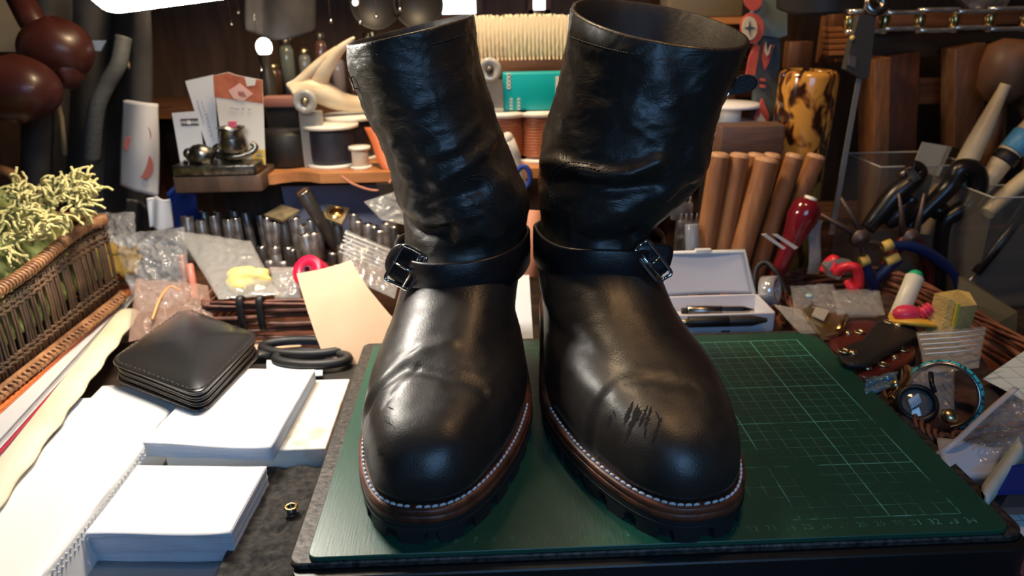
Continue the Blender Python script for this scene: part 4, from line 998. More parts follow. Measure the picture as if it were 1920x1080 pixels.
for k, (pts, cx, cy, lb) in enumerate((([(495, 402), (527, 383), (562, 394), (530, 414)], 530, 398, 'square brass headed stamp tilted above the left of the rack'), ([(603, 405), (616, 383), (656, 390), (640, 420)], 628, 398, 'square brass headed stamp with a raised medallion, beside the slanted rod'))):
    c = A(cx, cy, 47.5); t = thing('square_stamp', lb, 'stamp', (c.x+.3, 48, -.4))
    m = MB(); P = [A(px, py, 47.5 + (414-py)*.07) for px, py in pts]; m.prism(P, (.0, .05, -.28)); link('head_plate', m, m_dial, t)
    n_ = (P[1]-P[0]).cross(P[3]-P[0]).normalized(); n_ = n_ if n_.z > 0 else -n_
    cc = sum(P, V((0, 0, 0)))/4
    if k: m = MB(); m.lathe([(0, .1), (.7, .1), (.75, 0), (.95, 0), (.95, .12), (.85, .16)], cc, n_, 18); link('medallion', m, m_brass, t)
    m = MB(); m.cyl(V((cc.x+.3, 48, -.4)), cc - n_*.3, .55); link('shank', m, m_darksteel, t)
t = thing('steel_rod', 'thick dark rod slanting up to the left with a shiny round end', 'rod', V((A(640, 450, 49).x, 49, -.4)))
m = MB(); a = A(568, 361, 47); b = V((A(600, 420, 48.6).x + 2.2, 49.2, -.4)); m.cyl(b, a, .75); link('shaft', m, m_darksteel, t)
m = MB(); d = (a-b).normalized(); m.lathe([(.0, 0), (.78, 0), (.80, .18), (.6, .24), (.0, .24)], a-d*.02, d, 20); link('polished_end', m, m_nickel, t)
# blue cloth, rag and clear films left of the rack
m = MB(); m.grid(lambda u, v: A(312+62*u, 362+ 70*v, 50+2*v) + V((0, .8*sin(u*5+v*2), 1.2*sin(pi*u)*(1-v))), 16, 16, thick=.3); solo('blue_cloth', m, m_blue, 'bright blue cloth stuffed left of the stamping tools', 'cloth')
m = MB(); m.grid(lambda u, v: A(275+45*u, 372+ 48*v, 47) + V((0, .6*sin(u*6+v), .5*sin(v*5))), 16, 16, thick=.2); solo('paper_tissue', m, m_card, 'white tissue tuck just left of the blue cloth', 'tissue')
m = MB(); m.tube([A(745, 352, 46.5), A(790, 350, 46.5)], .3, 6); m.v = []; m.f = []; m.sm = []; m.mi = []
upr(m, [(705, 345), (760, 343), (762, 372), (715, 369)], 47.4, .3); solo('dark_plate', m, M('dark_plate', (.06, .05, .045), .3, .5), 'small dark plate under the shelf beside the left boot', 'plate')
film('plastic_wrap', [A(682, 378, 45), A(770, 350, 45), A(775, 425, 44), A(715, 412, 44)], m_bag2, 'piece of milky wrap sticking out beside the left boot ankle', 'wrap', bulge=.5, amp=.3, seed=3)

# ---- clutter in front of the rack
ty = -4.0
film('plastic_bag', [A(205, 440, 42), A(345, 425, 41), A(355, 560, 37), A(262, 590, 36)], m_bag, 'crumpled clear bag between the wicker basket and the wax bag', 'bag', bulge=3, amp=1.4, fr=.35, seed=1, n=44, group=None)
film('plastic_bag', [A(165, 400, 47), A(250, 395, 47), A(262, 500, 42), A(190, 505, 42)], m_bag, 'clear foil bag with bluish glints behind the wicker basket corner', 'bag', bulge=2, amp=1.2, fr=.45, seed=5, n=40)
m = MB(); m.grid(lambda u, v: A(185+75*u, 478+45*v, 42-2*v) + V((0, 0, .8*sin(pi*u)*(1-v)+.3*nz((u*5, v*5, 0), 1))), 20, 14, thick=1.2); solo('mustard_cloth', m, M('mustard', (.30, .18, .03), .9, bump=1, bs=200), 'mustard yellow cloth inside the bag behind the wicker basket', 'cloth')
film('plastic_bag', [A(255, 520, 36), A(390, 535, 35), A(400, 600, 31), A(240, 640, 28)], M('pinkish_bag', (.50, .32, .25), .15, alpha=.32, bump=.5, bs=40), 'pinkish clear bag lying directly behind the wallet', 'bag', bulge=1.6, amp=.7, fr=.4, seed=9, n=36)
m = MB(); m.tube(cat_rom([A(285, 600, 29.5), A(300, 560, 32), A(318, 538, 34), A(340, 545, 34)], 8), .12, 6); solo('orange_lace', m, M('orange_cord', (.80, .35, .12), .5), 'thin orange cord curling over the pinkish bag', 'cord')
film('plastic_bag', [A(330, 432, 44), A(470, 452, 43), A(524, 552, 35), A(410, 560, 34)], m_bag2, 'milky clear bag slumped in the small wicker tray with yellow wax', 'bag', bulge=1.4, amp=.45, fr=.35, seed=12, n=36)
m_wax = M('yellow_wax', (.80, .66, .24), .45, sss=.4, bump=.4, bs=60)
m = MB(); c = A(462, 528, 37)
rd = random.Random(8)
def wx(u, v):
    a_ = 2*pi*u; ph = pi*v; r_ = 1.75*(1+.2*sin(3*a_+1)*sin(ph)+.28*nz((cos(a_)*2, sin(a_)*2, v*3), 1.6, 2)); return c + V((r_*1.15*sin(ph)*cos(a_), r_*.8*sin(ph)*sin(a_), r_*.8*cos(ph)))
m.grid(wx, 40, 24); solo('wax_block', m, m_wax, 'lump of pale yellow wax inside the milky bag', 'wax')
m_tray = M('red_wicker', (.20, .07, .04), .5, col2=(.08, .03, .02), ns=60, bump=.4)
wt = thing('wicker_tray', 'small reddish wicker tray behind the wallet with bags in it', 'tray', (A(480, 600, 33).x, 35, -4))
def trayp(s, z):   # front left corner, front, right
    x0 = A(388, 600, 33).x; x1 = A(640, 600, 33).x; y0 = 32.0; y1 = 41.0
    P = rrect(x0, y0, x1, y1, (1, 1, 1.2, 1), 6); n = len(P); L = []
    for p in P: L.append(V((p[0], p[1], z)))
    return L
tz = A(480, 575, 32).z
m = MB()
for k in range(7):
    z = -3.7 + (tz+3.4)*k/6; P = cat_rom(trayp(0, z)+[trayp(0, z)[0]], 5)
    m.tube([p + (V((0, 0, .1*sin(i*1.2+k*pi)))) + V((0, .12*sin(i*1.2+k*pi), 0)) for i, p in enumerate(P)], .26, 6)
link('woven_side', m, m_tray, wt)
m = MB()
for ph in (0, 2.1, 4.2):
    P = cat_rom(trayp(0, tz+.3)+[trayp(0, tz+.3)[0]], 6); m.tube([p + V((0, .25*cos(i*.5+ph), .22*sin(i*.5+ph))) for i, p in enumerate(P)], .16, 6)
link('braided_rim', m, m_tray, wt)
m = MB(); P = trayp(0, -3.95); m.prism(P, (0, 0, .3)); link('bottom', m, m_tray, wt)
for px in (450, 487):
    m = MB(); q = A(px, 568, 31.6); m.tube(cat_rom([q+V((0, .9, .1)), q+V((0, .2, .5)), q+V((0, -.2, .1)), q+V((0, -.25, -1.8)), q+V((0, -.1, -2.6))], 5), .35, 8, flat=.5); link('leather_loop', m, m_blk, wt)
rl = thing('tape_roll', 'crimson tape roll behind the tan leather piece', 'tape', A(583, 515, 37))
m = MB(); c = A(584, 512, 36.5); m.lathe([(.5, -.9), (1.55, -.9), (1.6, -.8), (1.6, .8), (1.55, .9), (.5, .9), (.5, -.9)], c, (-.3, -.75, .6), 28); link('tape', m, M('crimson', (.70, .01, .06), .35, bump=.4, bs=80), rl)
m = MB(); m.lathe([(.3, -.95), (.52, -.95), (.52, .95), (.3, .95), (.3, -.95)], c, (-.3, -.75, .6), 20); link('core', m, M('dark_core', (.15, .01, .03), .5), rl)
film('plastic_bag', [A(505, 500, 39), A(560, 500, 39), A(565, 560, 36), A(515, 560, 36)], m_bag2, 'small pale bag between the wax and the crimson tape', 'bag', bulge=1.2, amp=.4, seed=31)
zb = film('zip_bag', [A(648, 430, 42), A(760, 478, 42), A(740, 560, 37), A(640, 515, 38)], m_bag, 'clear zip bag with ribbed strip left of the left boot buckle', 'bag', bulge=.8, amp=.4, seed=21, n=30)
for k in range(6):
    m = MB(); m.tube([A(646-2*k, 436+7*k, 41.3), A(700-2*k, 458+7*k, 41.3), A(757-2*k, 482+7*k, 41.3)], .07, 5); link('zip_rib', m, m_white, zb)
m = MB(); c = A(318, 520, 38); m.cyl(A(340, 478, 40), A(352, 560, 38), .42); solo('wooden_peg', m, M('red_wood_peg', (.24, .07, .035), .4), 'thin reddish wooden peg left of the wax bag', 'peg')
m = MB(); m.cyl(A(355, 495, 39), A(366, 560, 37.5), .38); solo('red_peg', m, M('salmon_peg', (.62, .20, .14), .4), 'salmon coloured peg right beside the reddish wooden peg', 'peg')

m = MB(); m.prism([V((8.3, 26.2, -.6)), V((12.0, 26.2, -.6)), V((12.0, 31.5, 3.4)), V((8.3, 31.5, 3.4))], (0, .2, -.25))
solo('white_card', m, m_paper, 'brightly lit white card seen in the narrow gap between the boots', 'card')
m = MB(); m.cyl(A(1003, 395, 40), A(994, 520, 38), 1.0); solo('pinkish_cone', m, M('peach_thread', (.60, .26, .16), .6, bump=.4, bs=60, stretch=(1, 1, 20)), 'peach coloured thread cone between the ankles of the boots', 'thread cone')
# ---- tan leather piece leaning, scissors
m_tan = M('tan_leather', (.80, .56, .36), .55, col2=(.74, .48, .30), ns=20, bump=.15, bs=200)
m = MB()
LQ = {'tl': A(556, 513, 31.5), 'tr': A(657, 488, 31.5), 'br': A(760, 610, 29), 'bl': A(625, 697, 26.5)}
out_px = [(556, 513), (600, 505), (640, 494), (657, 487), (664, 500), (690, 540), (716, 572), (740, 600), (745, 640), (720, 655), (664, 688), (660, 692), (630, 698), (622, 695), (608, 670), (592, 630), (574, 575), (562, 535)]
P = []
q0 = A(556, 513, 31.2); q1 = A(657, 487, 31.8); q2 = A(640, 696, 26.6); qn = (q1-q0).cross(q2-q0).normalized()
for px, py in out_px:
    r_ = ray(px, py); P.append(CAM + r_*((q0-CAM).dot(qn)/r_.dot(qn)))
m = MB(); nrm = (P[3]-P[0]).cross(P[-5]-P[0]).normalized()
if nrm.y > 0: nrm = -nrm
m.prism(P, nrm*-.22); solo('leather_sheet', m, m_tan, 'pale tan leather panel leaning beside the left boot', 'leather')
s_ = thing('black_scissors', 'open black handled shears lying behind the further pad', 'scissors', A(560, 665, 28) )
def el(cx, cy, ax_, ay_, z, r, name, mt):
    m = MB(); m.tube([Z(cx+ax_*cos(a_), cy+ay_*sin(a_), z) for a_ in [2*pi*k/36 for k in range(36)]], r, 8, closed=True); link(name, m, mt, s_)
el(585, 672, 68, 12, -2.2, .45, 'lower_handle', m_blk); el(570, 651, 78, 13, -2.0, .45, 'upper_handle', m_blk)
m = MB(); m.tube([Z(510, 662, -2.2), Z(478, 664, -2.2), Z(440, 672, -2.3)], lambda t: .8-.3*t, 8, flat=.5); link('shank', m, m_blk, s_)
m = MB(); m.grid(lambda u, v: Z(500+105*u, 688+22*v*(1-u*.2)-12*(1-v)*(1-u), -2.6), 6, 4, thick=.1); solo('paper_slip', m, m_paper, 'white paper slip under the shears handle beside the further pad', 'paper')
m = MB(); m.rbox((-7.5, 26.8, -3.4), (13, 7, 1.0), .3); solo('tool_tray', m, M('dark_tray', (.05, .045, .04), .4, .3), 'flat dark tray carrying the black shears', 'tray')
m = MB(); a = Z(470, 640, -2.9); b = Z(560, 635, -2.9); m.prism([a, b, Z(565, 650, -2.9), Z(475, 658, -2.9)], (0, 0, -.15)); solo('tan_card', m, m_tan, 'small tan strip lying behind the shears', 'strip')
m = MB(); m.rbox(Z(590, 664, -3.0)+V((0, 0, .1)), (5, 1.0, .2), .2); solo('blue_ruler', m, M('blue_ruler', (.08, .18, .55), .4), 'small blue strip visible inside the shears handle', 'ruler')

# ---- hanging things at the upper left
m_hang = M('dark_jacket', (.075, .07, .07), .8, col2=(.035, .033, .035), ns=20, bump=.5, bs=120)
jk = thing('hanging_jacket', 'dark grey jacket hanging in the upper left corner', 'jacket', (-40, 60, 2))
def jq(u, v):
    px = 60+220*u - 10*v; py = -60+470*v; y = 62 - 3*sin(u*7+v*2) - 2*sin(u*15)
    return A(px, py, y)
m = MB(); m.grid(jq, 50, 40, thick=.8); link('body', m, m_hang, jk)
m = MB(); m.tube(cat_rom([A(232, 70, 57), A(222, 120, 56), A(200, 160, 56), A(180, 210, 56), A(172, 300, 57)], 10), .9, 10); link('sleeve', m, M('sleeve_grey', (.12, .13, .13), .6, bump=.8, bs=60, stretch=(1, 1, 6)), jk)
for k, pts in enumerate(([(100, 160), (115, 220), (122, 290)], [(225, 100), (255, 140), (270, 190)])):
    m = MB(); m.tube([A(a_, b_, 57.5) for a_, b_ in pts], .3, 6); link('piping', m, M('khaki_piping', (.35, .27, .16), .7), jk)
m_gl = M('oxblood_gloss', (.07, .018, .012), .38, coat=.1, col2=(.05, .010, .008), ns=20)
gv = thing('boxing_glove', 'upper glossy oxblood leather glove hanging at the top left edge', 'glove', A(100, 200, 52))
def blob(c, r, ax_, mt, nm, par, s):
    m = MB()
    m.grid(lambda u, v: V(c) + V((ax_[0]*r*sin(pi*v)*cos(2*pi*u), ax_[1]*r*sin(pi*v)*sin(2*pi*u), ax_[2]*r*cos(pi*v)))*(1+.10*nz((cos(2*pi*u)*1.5, sin(2*pi*u)*1.5, v*2), 1, s)), 32, 20); link(nm, m, mt, par)
blob(A(105, 95, 52), 3.4, (1.1, 1, 1.0), m_gl, 'body', gv, 1); blob(A(125, 130, 51), 1.6, (1, 1, 1.3), m_gl, 'thumb', gv, 4)
m = MB(); m.tube([A(100, 95, 53), A(60, 40, 54), A(30, -20, 55)], 1.4, 12); link('cuff', m, m_gl, gv)
gv = thing('boxing_glove', 'lower glossy oxblood leather glove against the left picture edge', 'glove', A(30, 250, 50))
blob(A(30, 168, 45.5), 3.4, (1.25, 1, .95), m_gl, 'body', gv, 7); blob(A(-20, 150, 49), 1.8, (1, 1, 1.3), m_gl, 'thumb', gv, 9)
m = MB(); m.tube([A(20, 160, 51), A(-40, 200, 52), A(-90, 260, 53)], 2.2, 12); link('cuff', m, m_gl, gv)
m = MB(); upr(m, [(-60, -40), (62, -40), (60, 98), (-60, 96)], 68, .6); solo('tan_cardboard', m, M('tan_board', (.42, .34, .22), .8), 'tan cardboard sheet high in the upper left corner', 'cardboard')
m = MB(); upr(m, [(150, 76), (198, 76), (188, 96), (145, 92)], 55, .3); solo('blue_label', m, M('pale_blue', (.36, .48, .66), .5), 'pale blue label beside the oxblood glove', 'label')
m = MB(); upr(m, [(108, 150), (136, 148), (112, 182), (106, 168)], 54.5, .3); solo('blue_label', m, M('pale_blue2', (.36, .48, .66), .5), 'small pale blue triangle below the upper oxblood glove', 'label')
pb = thing('paper_bag', 'white printed paper bag with red shapes hanging left of the cards', 'bag', A(262, 372, 52))
m = MB(); m.grid(lambda u, v: A(238+54*u+ (-6*v if u < .5 else 0), 195+175*v - 8*(1-u)*(1-v) - 25*(1-u)*v, 53 - 1.2*sin(pi*u) + .4*sin(v*6+u*3)), 14, 24, thick=.5); link('sheet', m, M('bag_paper', (.66, .66, .68), .6), pb)
m_bagr = M('bag_red', (.50, .16, .14), .6)
for cx, cy, ra, rb in ((268, 255, 15, 22), (272, 312, 15, 24), (240, 270, 8, 14)):
    m = MB(); P = [A(cx+ra*cos(2*pi*k/20), cy+rb*sin(2*pi*k/20), 51.4) for k in range(20)]; m.prism(P, (0, .1, 0)); link('red_shape', m, m_bagr, pb)
m = MB(); m.grid(lambda u, v: A(235+60*u, 372+60*v+20*u, 49.5) + V((0, .8*sin(u*5), 0)), 12, 12, thick=.3); solo('black_pouch', m, m_blk, 'black pouch tip hanging below the printed paper bag', 'pouch')
m = MB(); m.box((5, 66, 45.7), (170, 14, 3)); struct('trim_1', m, m_wall)
# dark bag-like silhouettes at the top behind the left boot
m = MB(); m.grid(lambda u, v: A(455+130*u, -70+125*v + (20*sin(u*3)), 66) + V((0, 1.5*sin(u*6), 0)), 20, 20, thick=1); solo('hanging_bag', m, m_hang, 'large dark bag hanging behind the small globe lamp', 'bag')
for cx, lb in ((705, 'left dark round pan silhouette hanging above the left boot'), (785, 'right dark round pan silhouette hanging above the left boot')):
    t = thing('hanging_pan', lb, 'pan', A(cx, 20, 72)); m = MB(); m.lathe([(0, 0), (3.1, 0), (3.3, .4), (3.3, 1.0), (3.0, 1.0), (2.9, .5), (0, .5)], A(cx, 8, 72), (0, -1, 0), 30); link('dish', m, m_blk, t)
    m = MB(); m.tube([A(cx, -30, 72), V((A(cx, -30, 72).x, 72, 44.3))], .5, 8); link('handle', m, m_blk, t)
rd = random.Random(11)
for k, (px, py, r) in enumerate(((666, 5, .35), (676, 42, .28), (706, 32, .22), (750, 18, .3), (620, 40, .3), (447, 24, .18), (434, 46, .18), (543, 72, .25), (490, 133, .28))):
    m = MB(); q = A(px, py, 66); m.ball(q, r*1.1, 10); m.tube([q, (q.x, q.y, 44.2)], .03, 5)
    if k == 0:
        pass
    solo('glass_bead', m, M('bead_%d' % k, (1, .98, .95), .1, emit=(1, .95, .9), es=2.2) if k in (0,) else m_chrome, ['bead glinting brightest at the top edge', 'bead glinting above the antler tip', 'faint bead left of the pans', 'bead between the two dark pans', 'bead above the antler', 'upper bead below the bench lamp', 'lower bead below the bench lamp', 'bead right of the globe lamp', 'bead on the globe lamp stem'][k] + ', tiny and shiny', 'bead', 'tiny shiny beads hanging on the threads')  # brightest bead's glint is put in as emission
# ================================================================== right side
# ---- wood dowels (tool handles) in a rack
dw = [(1350, 287, 41, 1.0), (1388, 288, 41, 1.0), (1420, 288, 42.5, .95), (1449, 288, 43.3, .9), (1438, 296, 40.2, 1.15), (1491, 289, 41.6, .9), (1531, 290, 43.6, .95)]
dl = ['leftmost', 'second', 'third', 'rear middle', 'thickest, front middle', 'second from right', 'rightmost']
for k, (px, py, y, r) in enumerate(dw):
    tp = A(px, py, y); fx_ = (-.10, -.12, -.15, -.16, -.20, -.24, -.28)[k]; b = V((tp.x + fx_*(tp.z+4), y-1, -3.95)); d = tp-b; h = d.length
    t = thing('wooden_dowel', dl[k] + ' round wooden tool handle of the row right of the boots', 'tool handle', b, 'round wooden tool handles')
    m = MB(); m.lathe([(0, 0), (r*.8, 0), (r*.8, .2), (r, h*.3), (r, h-.35)], b, d, 18); link('shaft', m, m_dowel, t)
    m = MB(); m.lathe([(r, h-.35), (r*.93, h-.05), (r*.6, h+.08), (0, h+.1)], b, d, 18); link('rounded_end', m, m_endgrain, t)
m = MB(); a = A(1352, 237, 44.6); b = A(1468, 290, 44.6); m.rbox(((a.x+b.x)/2, 46, (a.z+b.z)/2), (b.x-a.x, 3, a.z-b.z), .3)
solo('wooden_block', m, wood('greyish_wood', (.17, .095, .065), (.11, .06, .045), 0), 'greyish brown wooden block behind the row of tool handles', 'block')
m = MB(); m.box(((a.x+b.x)/2-1, 46.4, (b.z-4)/2), (b.x-a.x, 2, b.z+4)); solo('support_panel', m, m_blk, 'dark panel beneath the greyish wooden block', 'panel')
# silver forks (stitching irons) between the boot and handles
for k, (px, py, lb) in enumerate(((1292, 402, 'wide toothed stitching iron right of the right boot ankle'), (1280, 368, 'higher toothed stitching iron partly behind the right boot'))):
    c = A(px, py, 41+k*2); t = thing('stitching_iron', lb, 'stitching iron', (c.x, 41+k*2, -4))
    m = MB(); m.box(c+V((0, 0, -1.6)), (2.2, .5, 1.8)); m.box((c.x, c.y, (c.z-2.4-4)/2), (1.0, .6, c.z+1.6)); link('body', m, m_steel, t)
    for j in range(4):
        m = MB(); m.cyl(c+V((-.8+.55*j, 0, -.8)), c+V((-.8+.55*j, 0, .1)), .17, .08, 8); link('tooth', m, m_steel, t)
m = MB(); m.cyl(A(1297, 420, 40), A(1300, 540, 39), .7); solo('glass_vial', m, M('vial', (.35, .38, .45), .1, alpha=.6), 'bluish glass vial standing beside the toothed irons', 'vial')
# ---- tortoiseshell tube
def tortoise():
    m = bpy.data.materials.new('tortoiseshell'); m.use_nodes = True; N = m.node_tree.nodes; L = m.node_tree.links; b = N['Principled BSDF']
    tc = N.new('ShaderNodeTexCoord'); mp = N.new('ShaderNodeMapping'); mp.inputs['Scale'].default_value = (1, 1, .62); mp.inputs['Rotation'].default_value = (0, .3, 0); L.new(tc.outputs['Object'], mp.inputs[0])
    n = N.new('ShaderNodeTexNoise'); n.inputs['Scale'].default_value = 55; n.inputs['Detail'].default_value = 2.5; n.inputs['Distortion'].default_value = .8; L.new(mp.outputs[0], n.inputs['Vector'])
    r = N.new('ShaderNodeValToRGB'); e = r.color_ramp.elements; e[0].position = .43; e[0].color = (.035, .012, .006, 1); e[1].position = .54; e[1].color = (.62, .30, .055, 1)
    q = r.color_ramp.elements.new(.48); q.color = (.25, .09, .02, 1); L.new(n.outputs['Fac'], r.inputs[0]); L.new(r.outputs[0], b.inputs['Base Color']); b.inputs['Roughness'].default_value = .16; b.inputs['Coat Weight'].default_value = .6
    return m
c = A(1517, 131, 48); R_ = 3.05; b = V((c.x-.6, 48, -3.98)); h = c.z+4
t = thing('tortoiseshell_tube', 'tall amber and black tortoiseshell tube behind the tool handles', 'tube', b)
m = MB(); m.lathe([(0, 0), (R_, 0), (R_, h-.7), (R_*.97, h-.3), (R_*.85, h), (R_*.8, h-.3), (R_*.8, h-3), (0, h-3)], b, (.03, 0, 1), 36); link('shell', m, tortoise(), t)
# ---- steel rule with grey handle
t = thing('steel_rule', 'long narrow steel rule with dark grey handle standing behind the tool handles', 'rule', A(1562, 400, 43))
m = MB(); P = [A(1607, 146, 43), A(1616, 146, 43), A(1564, 440, 43), A(1554, 440, 43)]; m.prism(P, (0, .15, 0)); link('blade', m, M('dull_steel', (.42, .40, .37), .45, .7), t)
m = MB(); P = [A(1612, 28, 42.6), A(1643, 28, 42.6), A(1630, 145, 42.6), A(1615, 148, 42.6), A(1586, 130, 42.6), A(1594, 90, 42.6)]; m.prism(P, (0, 1.0, 0)); link('handle', m, M('grey_handle', (.055, .055, .05), .4), t)
m = MB(); m.ball(A(1598, 71, 42.5), .25, 10); link('yellow_stud', m, m_yel, t)
m = MB(); upr(m, [(1592, 100), (1606, 108), (1603, 128), (1590, 122)], 42.45, .1); link('clip_plate', m, m_steel, t)
# ---- chain across the top right
m_chain = M('chain_chrome', (.80, .76, .70), .22, .85)
ch = thing('steel_chain', 'heavy roller chain stretched across the upper right', 'chain', A(1740, 40, 44)); pit = 66
for k in range(6):
    px = 1592 + k*pit; py = 42 - k*1.2; outer = k % 2 == 0
    m = MB()
    for sg in (-1, 1):
        zoff = (.95 if outer else .75)*sg; a = A(px-6, py, 44); b = A(px+pit+6, py, 44); cx = (a.x+b.x)/2; L_ = (b.x-a.x)/2; ring = []
        cz = A(px+pit/2, py, 44).z
        for hh_ in (-.09, .09):
            pass
        P = []
        for j in range(36):
            a_ = 2*pi*j/36; X_ = cos(a_); w_ = .82*(1-.30*exp(-(X_*2.4)**2)); P.append(V((cx + L_*X_, 44 + w_*sin(a_)*(abs(sin(a_))**-.25 if abs(sin(a_)) > .05 else 1), cz+zoff-.1)))
        inn = [V((cx + (p.x-cx)*.93, 44+(p.y-44)*.86, p.z)) for p in P]
        m.rings([inn, P, [p+V((0, 0, .38)) for p in P], [p+V((0, 0, .42)) for p in inn]], caps=True)
    link('outer_link' if outer else 'inner_link', m, m_chain, ch)
    m = MB(); q = A(px, py, 44); m.cyl((q.x, 44, q.z-1.15), (q.x, 44, q.z+1.15), .32); link('pin', m, m_chrome, ch)
    m = MB(); m.cyl((q.x, 44, q.z-.6), (q.x, 44, q.z+.6), .55); link('roller', m, m_brass, ch)
m = MB(); m.grid(lambda u, v: A(1470+170*u, -40+66*v*(1-.2*(2*u-1)**4), 48-2.5*sin(pi*u)), 20, 12, thick=1.5); solo('black_pouch', m, m_blk, 'black soft pouch lying on top of the rack at the upper edge', 'pouch')
m = MB(); c = A(1643, 6, 43); m.lathe([(.3, -.3), (1.2, -.3), (1.25, 0), (1.2, .3), (.3, .3), (.3, -.3)], c, (0, -1, .3), 24); solo('metal_washer', m, m_nickel, 'round metal washer above the left end of the chain', 'washer')
m = MB(); P = [A(1790, -10, 45), A(1900, -10, 45), A(1885, 14, 45), A(1820, 16, 45)]; m.prism(P, (0, 1, 0)); solo('steel_plate', m, m_steel, 'grey metal plate above the right part of the chain', 'plate')
# ---- wooden rack at the right
wr = thing('wooden_rack', 'dark brown wooden tool rack filling the upper right background', 'rack', (60, 62, -4))
def bar(p0, p1, w_, d_, y, nm, mt=m_brownw):
    a = A(p0[0], p0[1], y); b = A(p1[0], p1[1], y); m = MB(); dd = b-a; R = frame(dd, (1, 0, 0)); m.rbox((a+b)/2, (w_, d_, dd.length), .15, R); link(nm, m, mt, wr)
bar((1633, 600), (1640, 108), 1.9, 4, 56, 'post', wood('lit_post', (.30, .12, .04), (.18, .07, .025), 2)); bar((1672, 600), (1688, 100), 3.8, 2, 58, 'post', wood('dark_post', (.12, .04, .016), (.07, .026, .012), 2))  # first post: lamplight is put into its lighter orange colour
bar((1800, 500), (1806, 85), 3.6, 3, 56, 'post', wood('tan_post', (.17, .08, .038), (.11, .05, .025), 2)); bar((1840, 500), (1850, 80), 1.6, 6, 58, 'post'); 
bar((1560, 90), (1940, 70), 3.2, 3, 60, 'cross_rail', m_brownh); bar((1650, 170), (1790, 170), 3.2, 2, 61, 'cross_rail', m_brownh); bar((1560, 45), (1940, 30), 1.5, 6, 58, 'cross_rail', m_brownh)
m = MB(); a = A(1480, 300, 68); b = A(2050, 300, 68); m.box(((a.x+b.x)/2, 69, 11), (b.x-a.x, 1, 34)); link('back_panel', m, wood('black_brown', (.018, .009, .006), (.01, .006, .004), 2), wr)
for k, (pa, pb) in enumerate((((1548, 30), (1560, 118)), ((1480, 78), (1512, 128)), ((1560, 20), (1600, 108)))):
    m = MB(); a = A(pa[0], pa[1], 60-k*2); b = A(pb[0], pb[1], 60-k*2); m.rbox(((a.x+b.x)/2, 60-k*2, (a.z+b.z)/2), (abs(b.x-a.x)+.4, 2, a.z-b.z), .2); link('stacked_slat', m, m_brownw, wr)
for j in range(5):
    m = MB(); a = A(1570, 55+j*11, 55); m.rbox((a.x, 55.5, a.z), (2.2, 2, .55), .15); link('step_slat', m, m_shelf, wr)
m = MB(); m.box((62, 61, -2), (27, 16, 3.9)); link('base', m, m_brownh, wr)
# totem-like painted board
tt = thing('painted_totem', 'painted wooden board with red ring and star motif, right of the boots', 'carving', A(1430, 240, 52))
m_tg = M('totem_grey', (.17, .235, .245), .6, col2=(.11, .15, .165), ns=30); m_td = M('totem_dark', (.05, .065, .075), .6, col2=(.09, .12, .13), ns=30); m_tr = M('totem_red', (.58, .10, .07), .6, col2=(.45, .07, .05), ns=60); m_tc = M('totem_cream', (.62, .55, .40), .6)
m = MB(); upr(m, [(1418, -60), (1477, -60), (1476, 66), (1462, 71), (1428, 66), (1415, 30)], 52, 1.6); link('upper_panel', m, m_tg, tt)
m = MB(); upr(m, [(1425, 66), (1462, 72), (1463, 110), (1455, 180), (1452, 238), (1412, 238), (1418, 180), (1420, 110)], 52.3, 1.4); link('lower_panel', m, m_td, tt)
def ellp(cx, cy, ra, rb, n=28): return [(cx+ra*cos(2*pi*k/n), cy+rb*sin(2*pi*k/n)) for k in range(n)]
m = MB(); upr(m, ellp(1411, 53, 21, 29), 51.6, .5); link('red_ring', m, m_tr, tt)
m = MB(); upr(m, ellp(1406, 53, 14, 22), 51.4, .3); link('cream_disc', m, m_tc, tt)
m = MB(); upr(m, [(1406, 38), (1408, 50), (1417, 52), (1408, 55), (1406, 68), (1404, 55), (1396, 52), (1404, 50)], 51.3, .15); link('star_mark', m, m_inkk, tt)
m = MB(); upr(m, ellp(1413, 0, 16, 20), 51.6, .5); link('red_lobe', m, m_tr, tt)
m = MB(); upr(m, [(1415, 84), (1425, 86), (1416, 140), (1399, 143), (1405, 110)], 51.9, .4); link('red_stripe', m, m_tr, tt)
m = MB(); upr(m, [(1432, 82), (1438, 100), (1444, 86), (1452, 84), (1444, 112), (1435, 131), (1429, 110)], 51.9, .4); link('red_heart', m, m_tr, tt)
m = MB(); upr(m, [(1436, 78), (1439, 98), (1446, 84), (1443, 100), (1438, 106), (1434, 96)], 51.75, .2); link('cream_wedge', m, m_tc, tt)
for cy in (150, 162): m = MB(); upr(m, ellp(1431, cy, 5, 3, 12), 51.9, .4); link('red_dot', m, m_tr, tt)
m = MB(); upr(m, [(1430, 185), (1442, 215), (1440, 232), (1420, 232), (1414, 222)], 51.9, .4); link('red_triangle', m, m_tr, tt)
m = MB(); upr(m, [(1427, 212), (1436, 226), (1441, 235), (1415, 235), (1420, 222)], 51.75, .3); link('cream_triangle', m, m_tc, tt)
m = MB(); a = A(1430, 238, 53); m.box((a.x, 53, (a.z-4)/2), (3, 2, a.z+3.9)); link('stem', m, m_blk, tt)
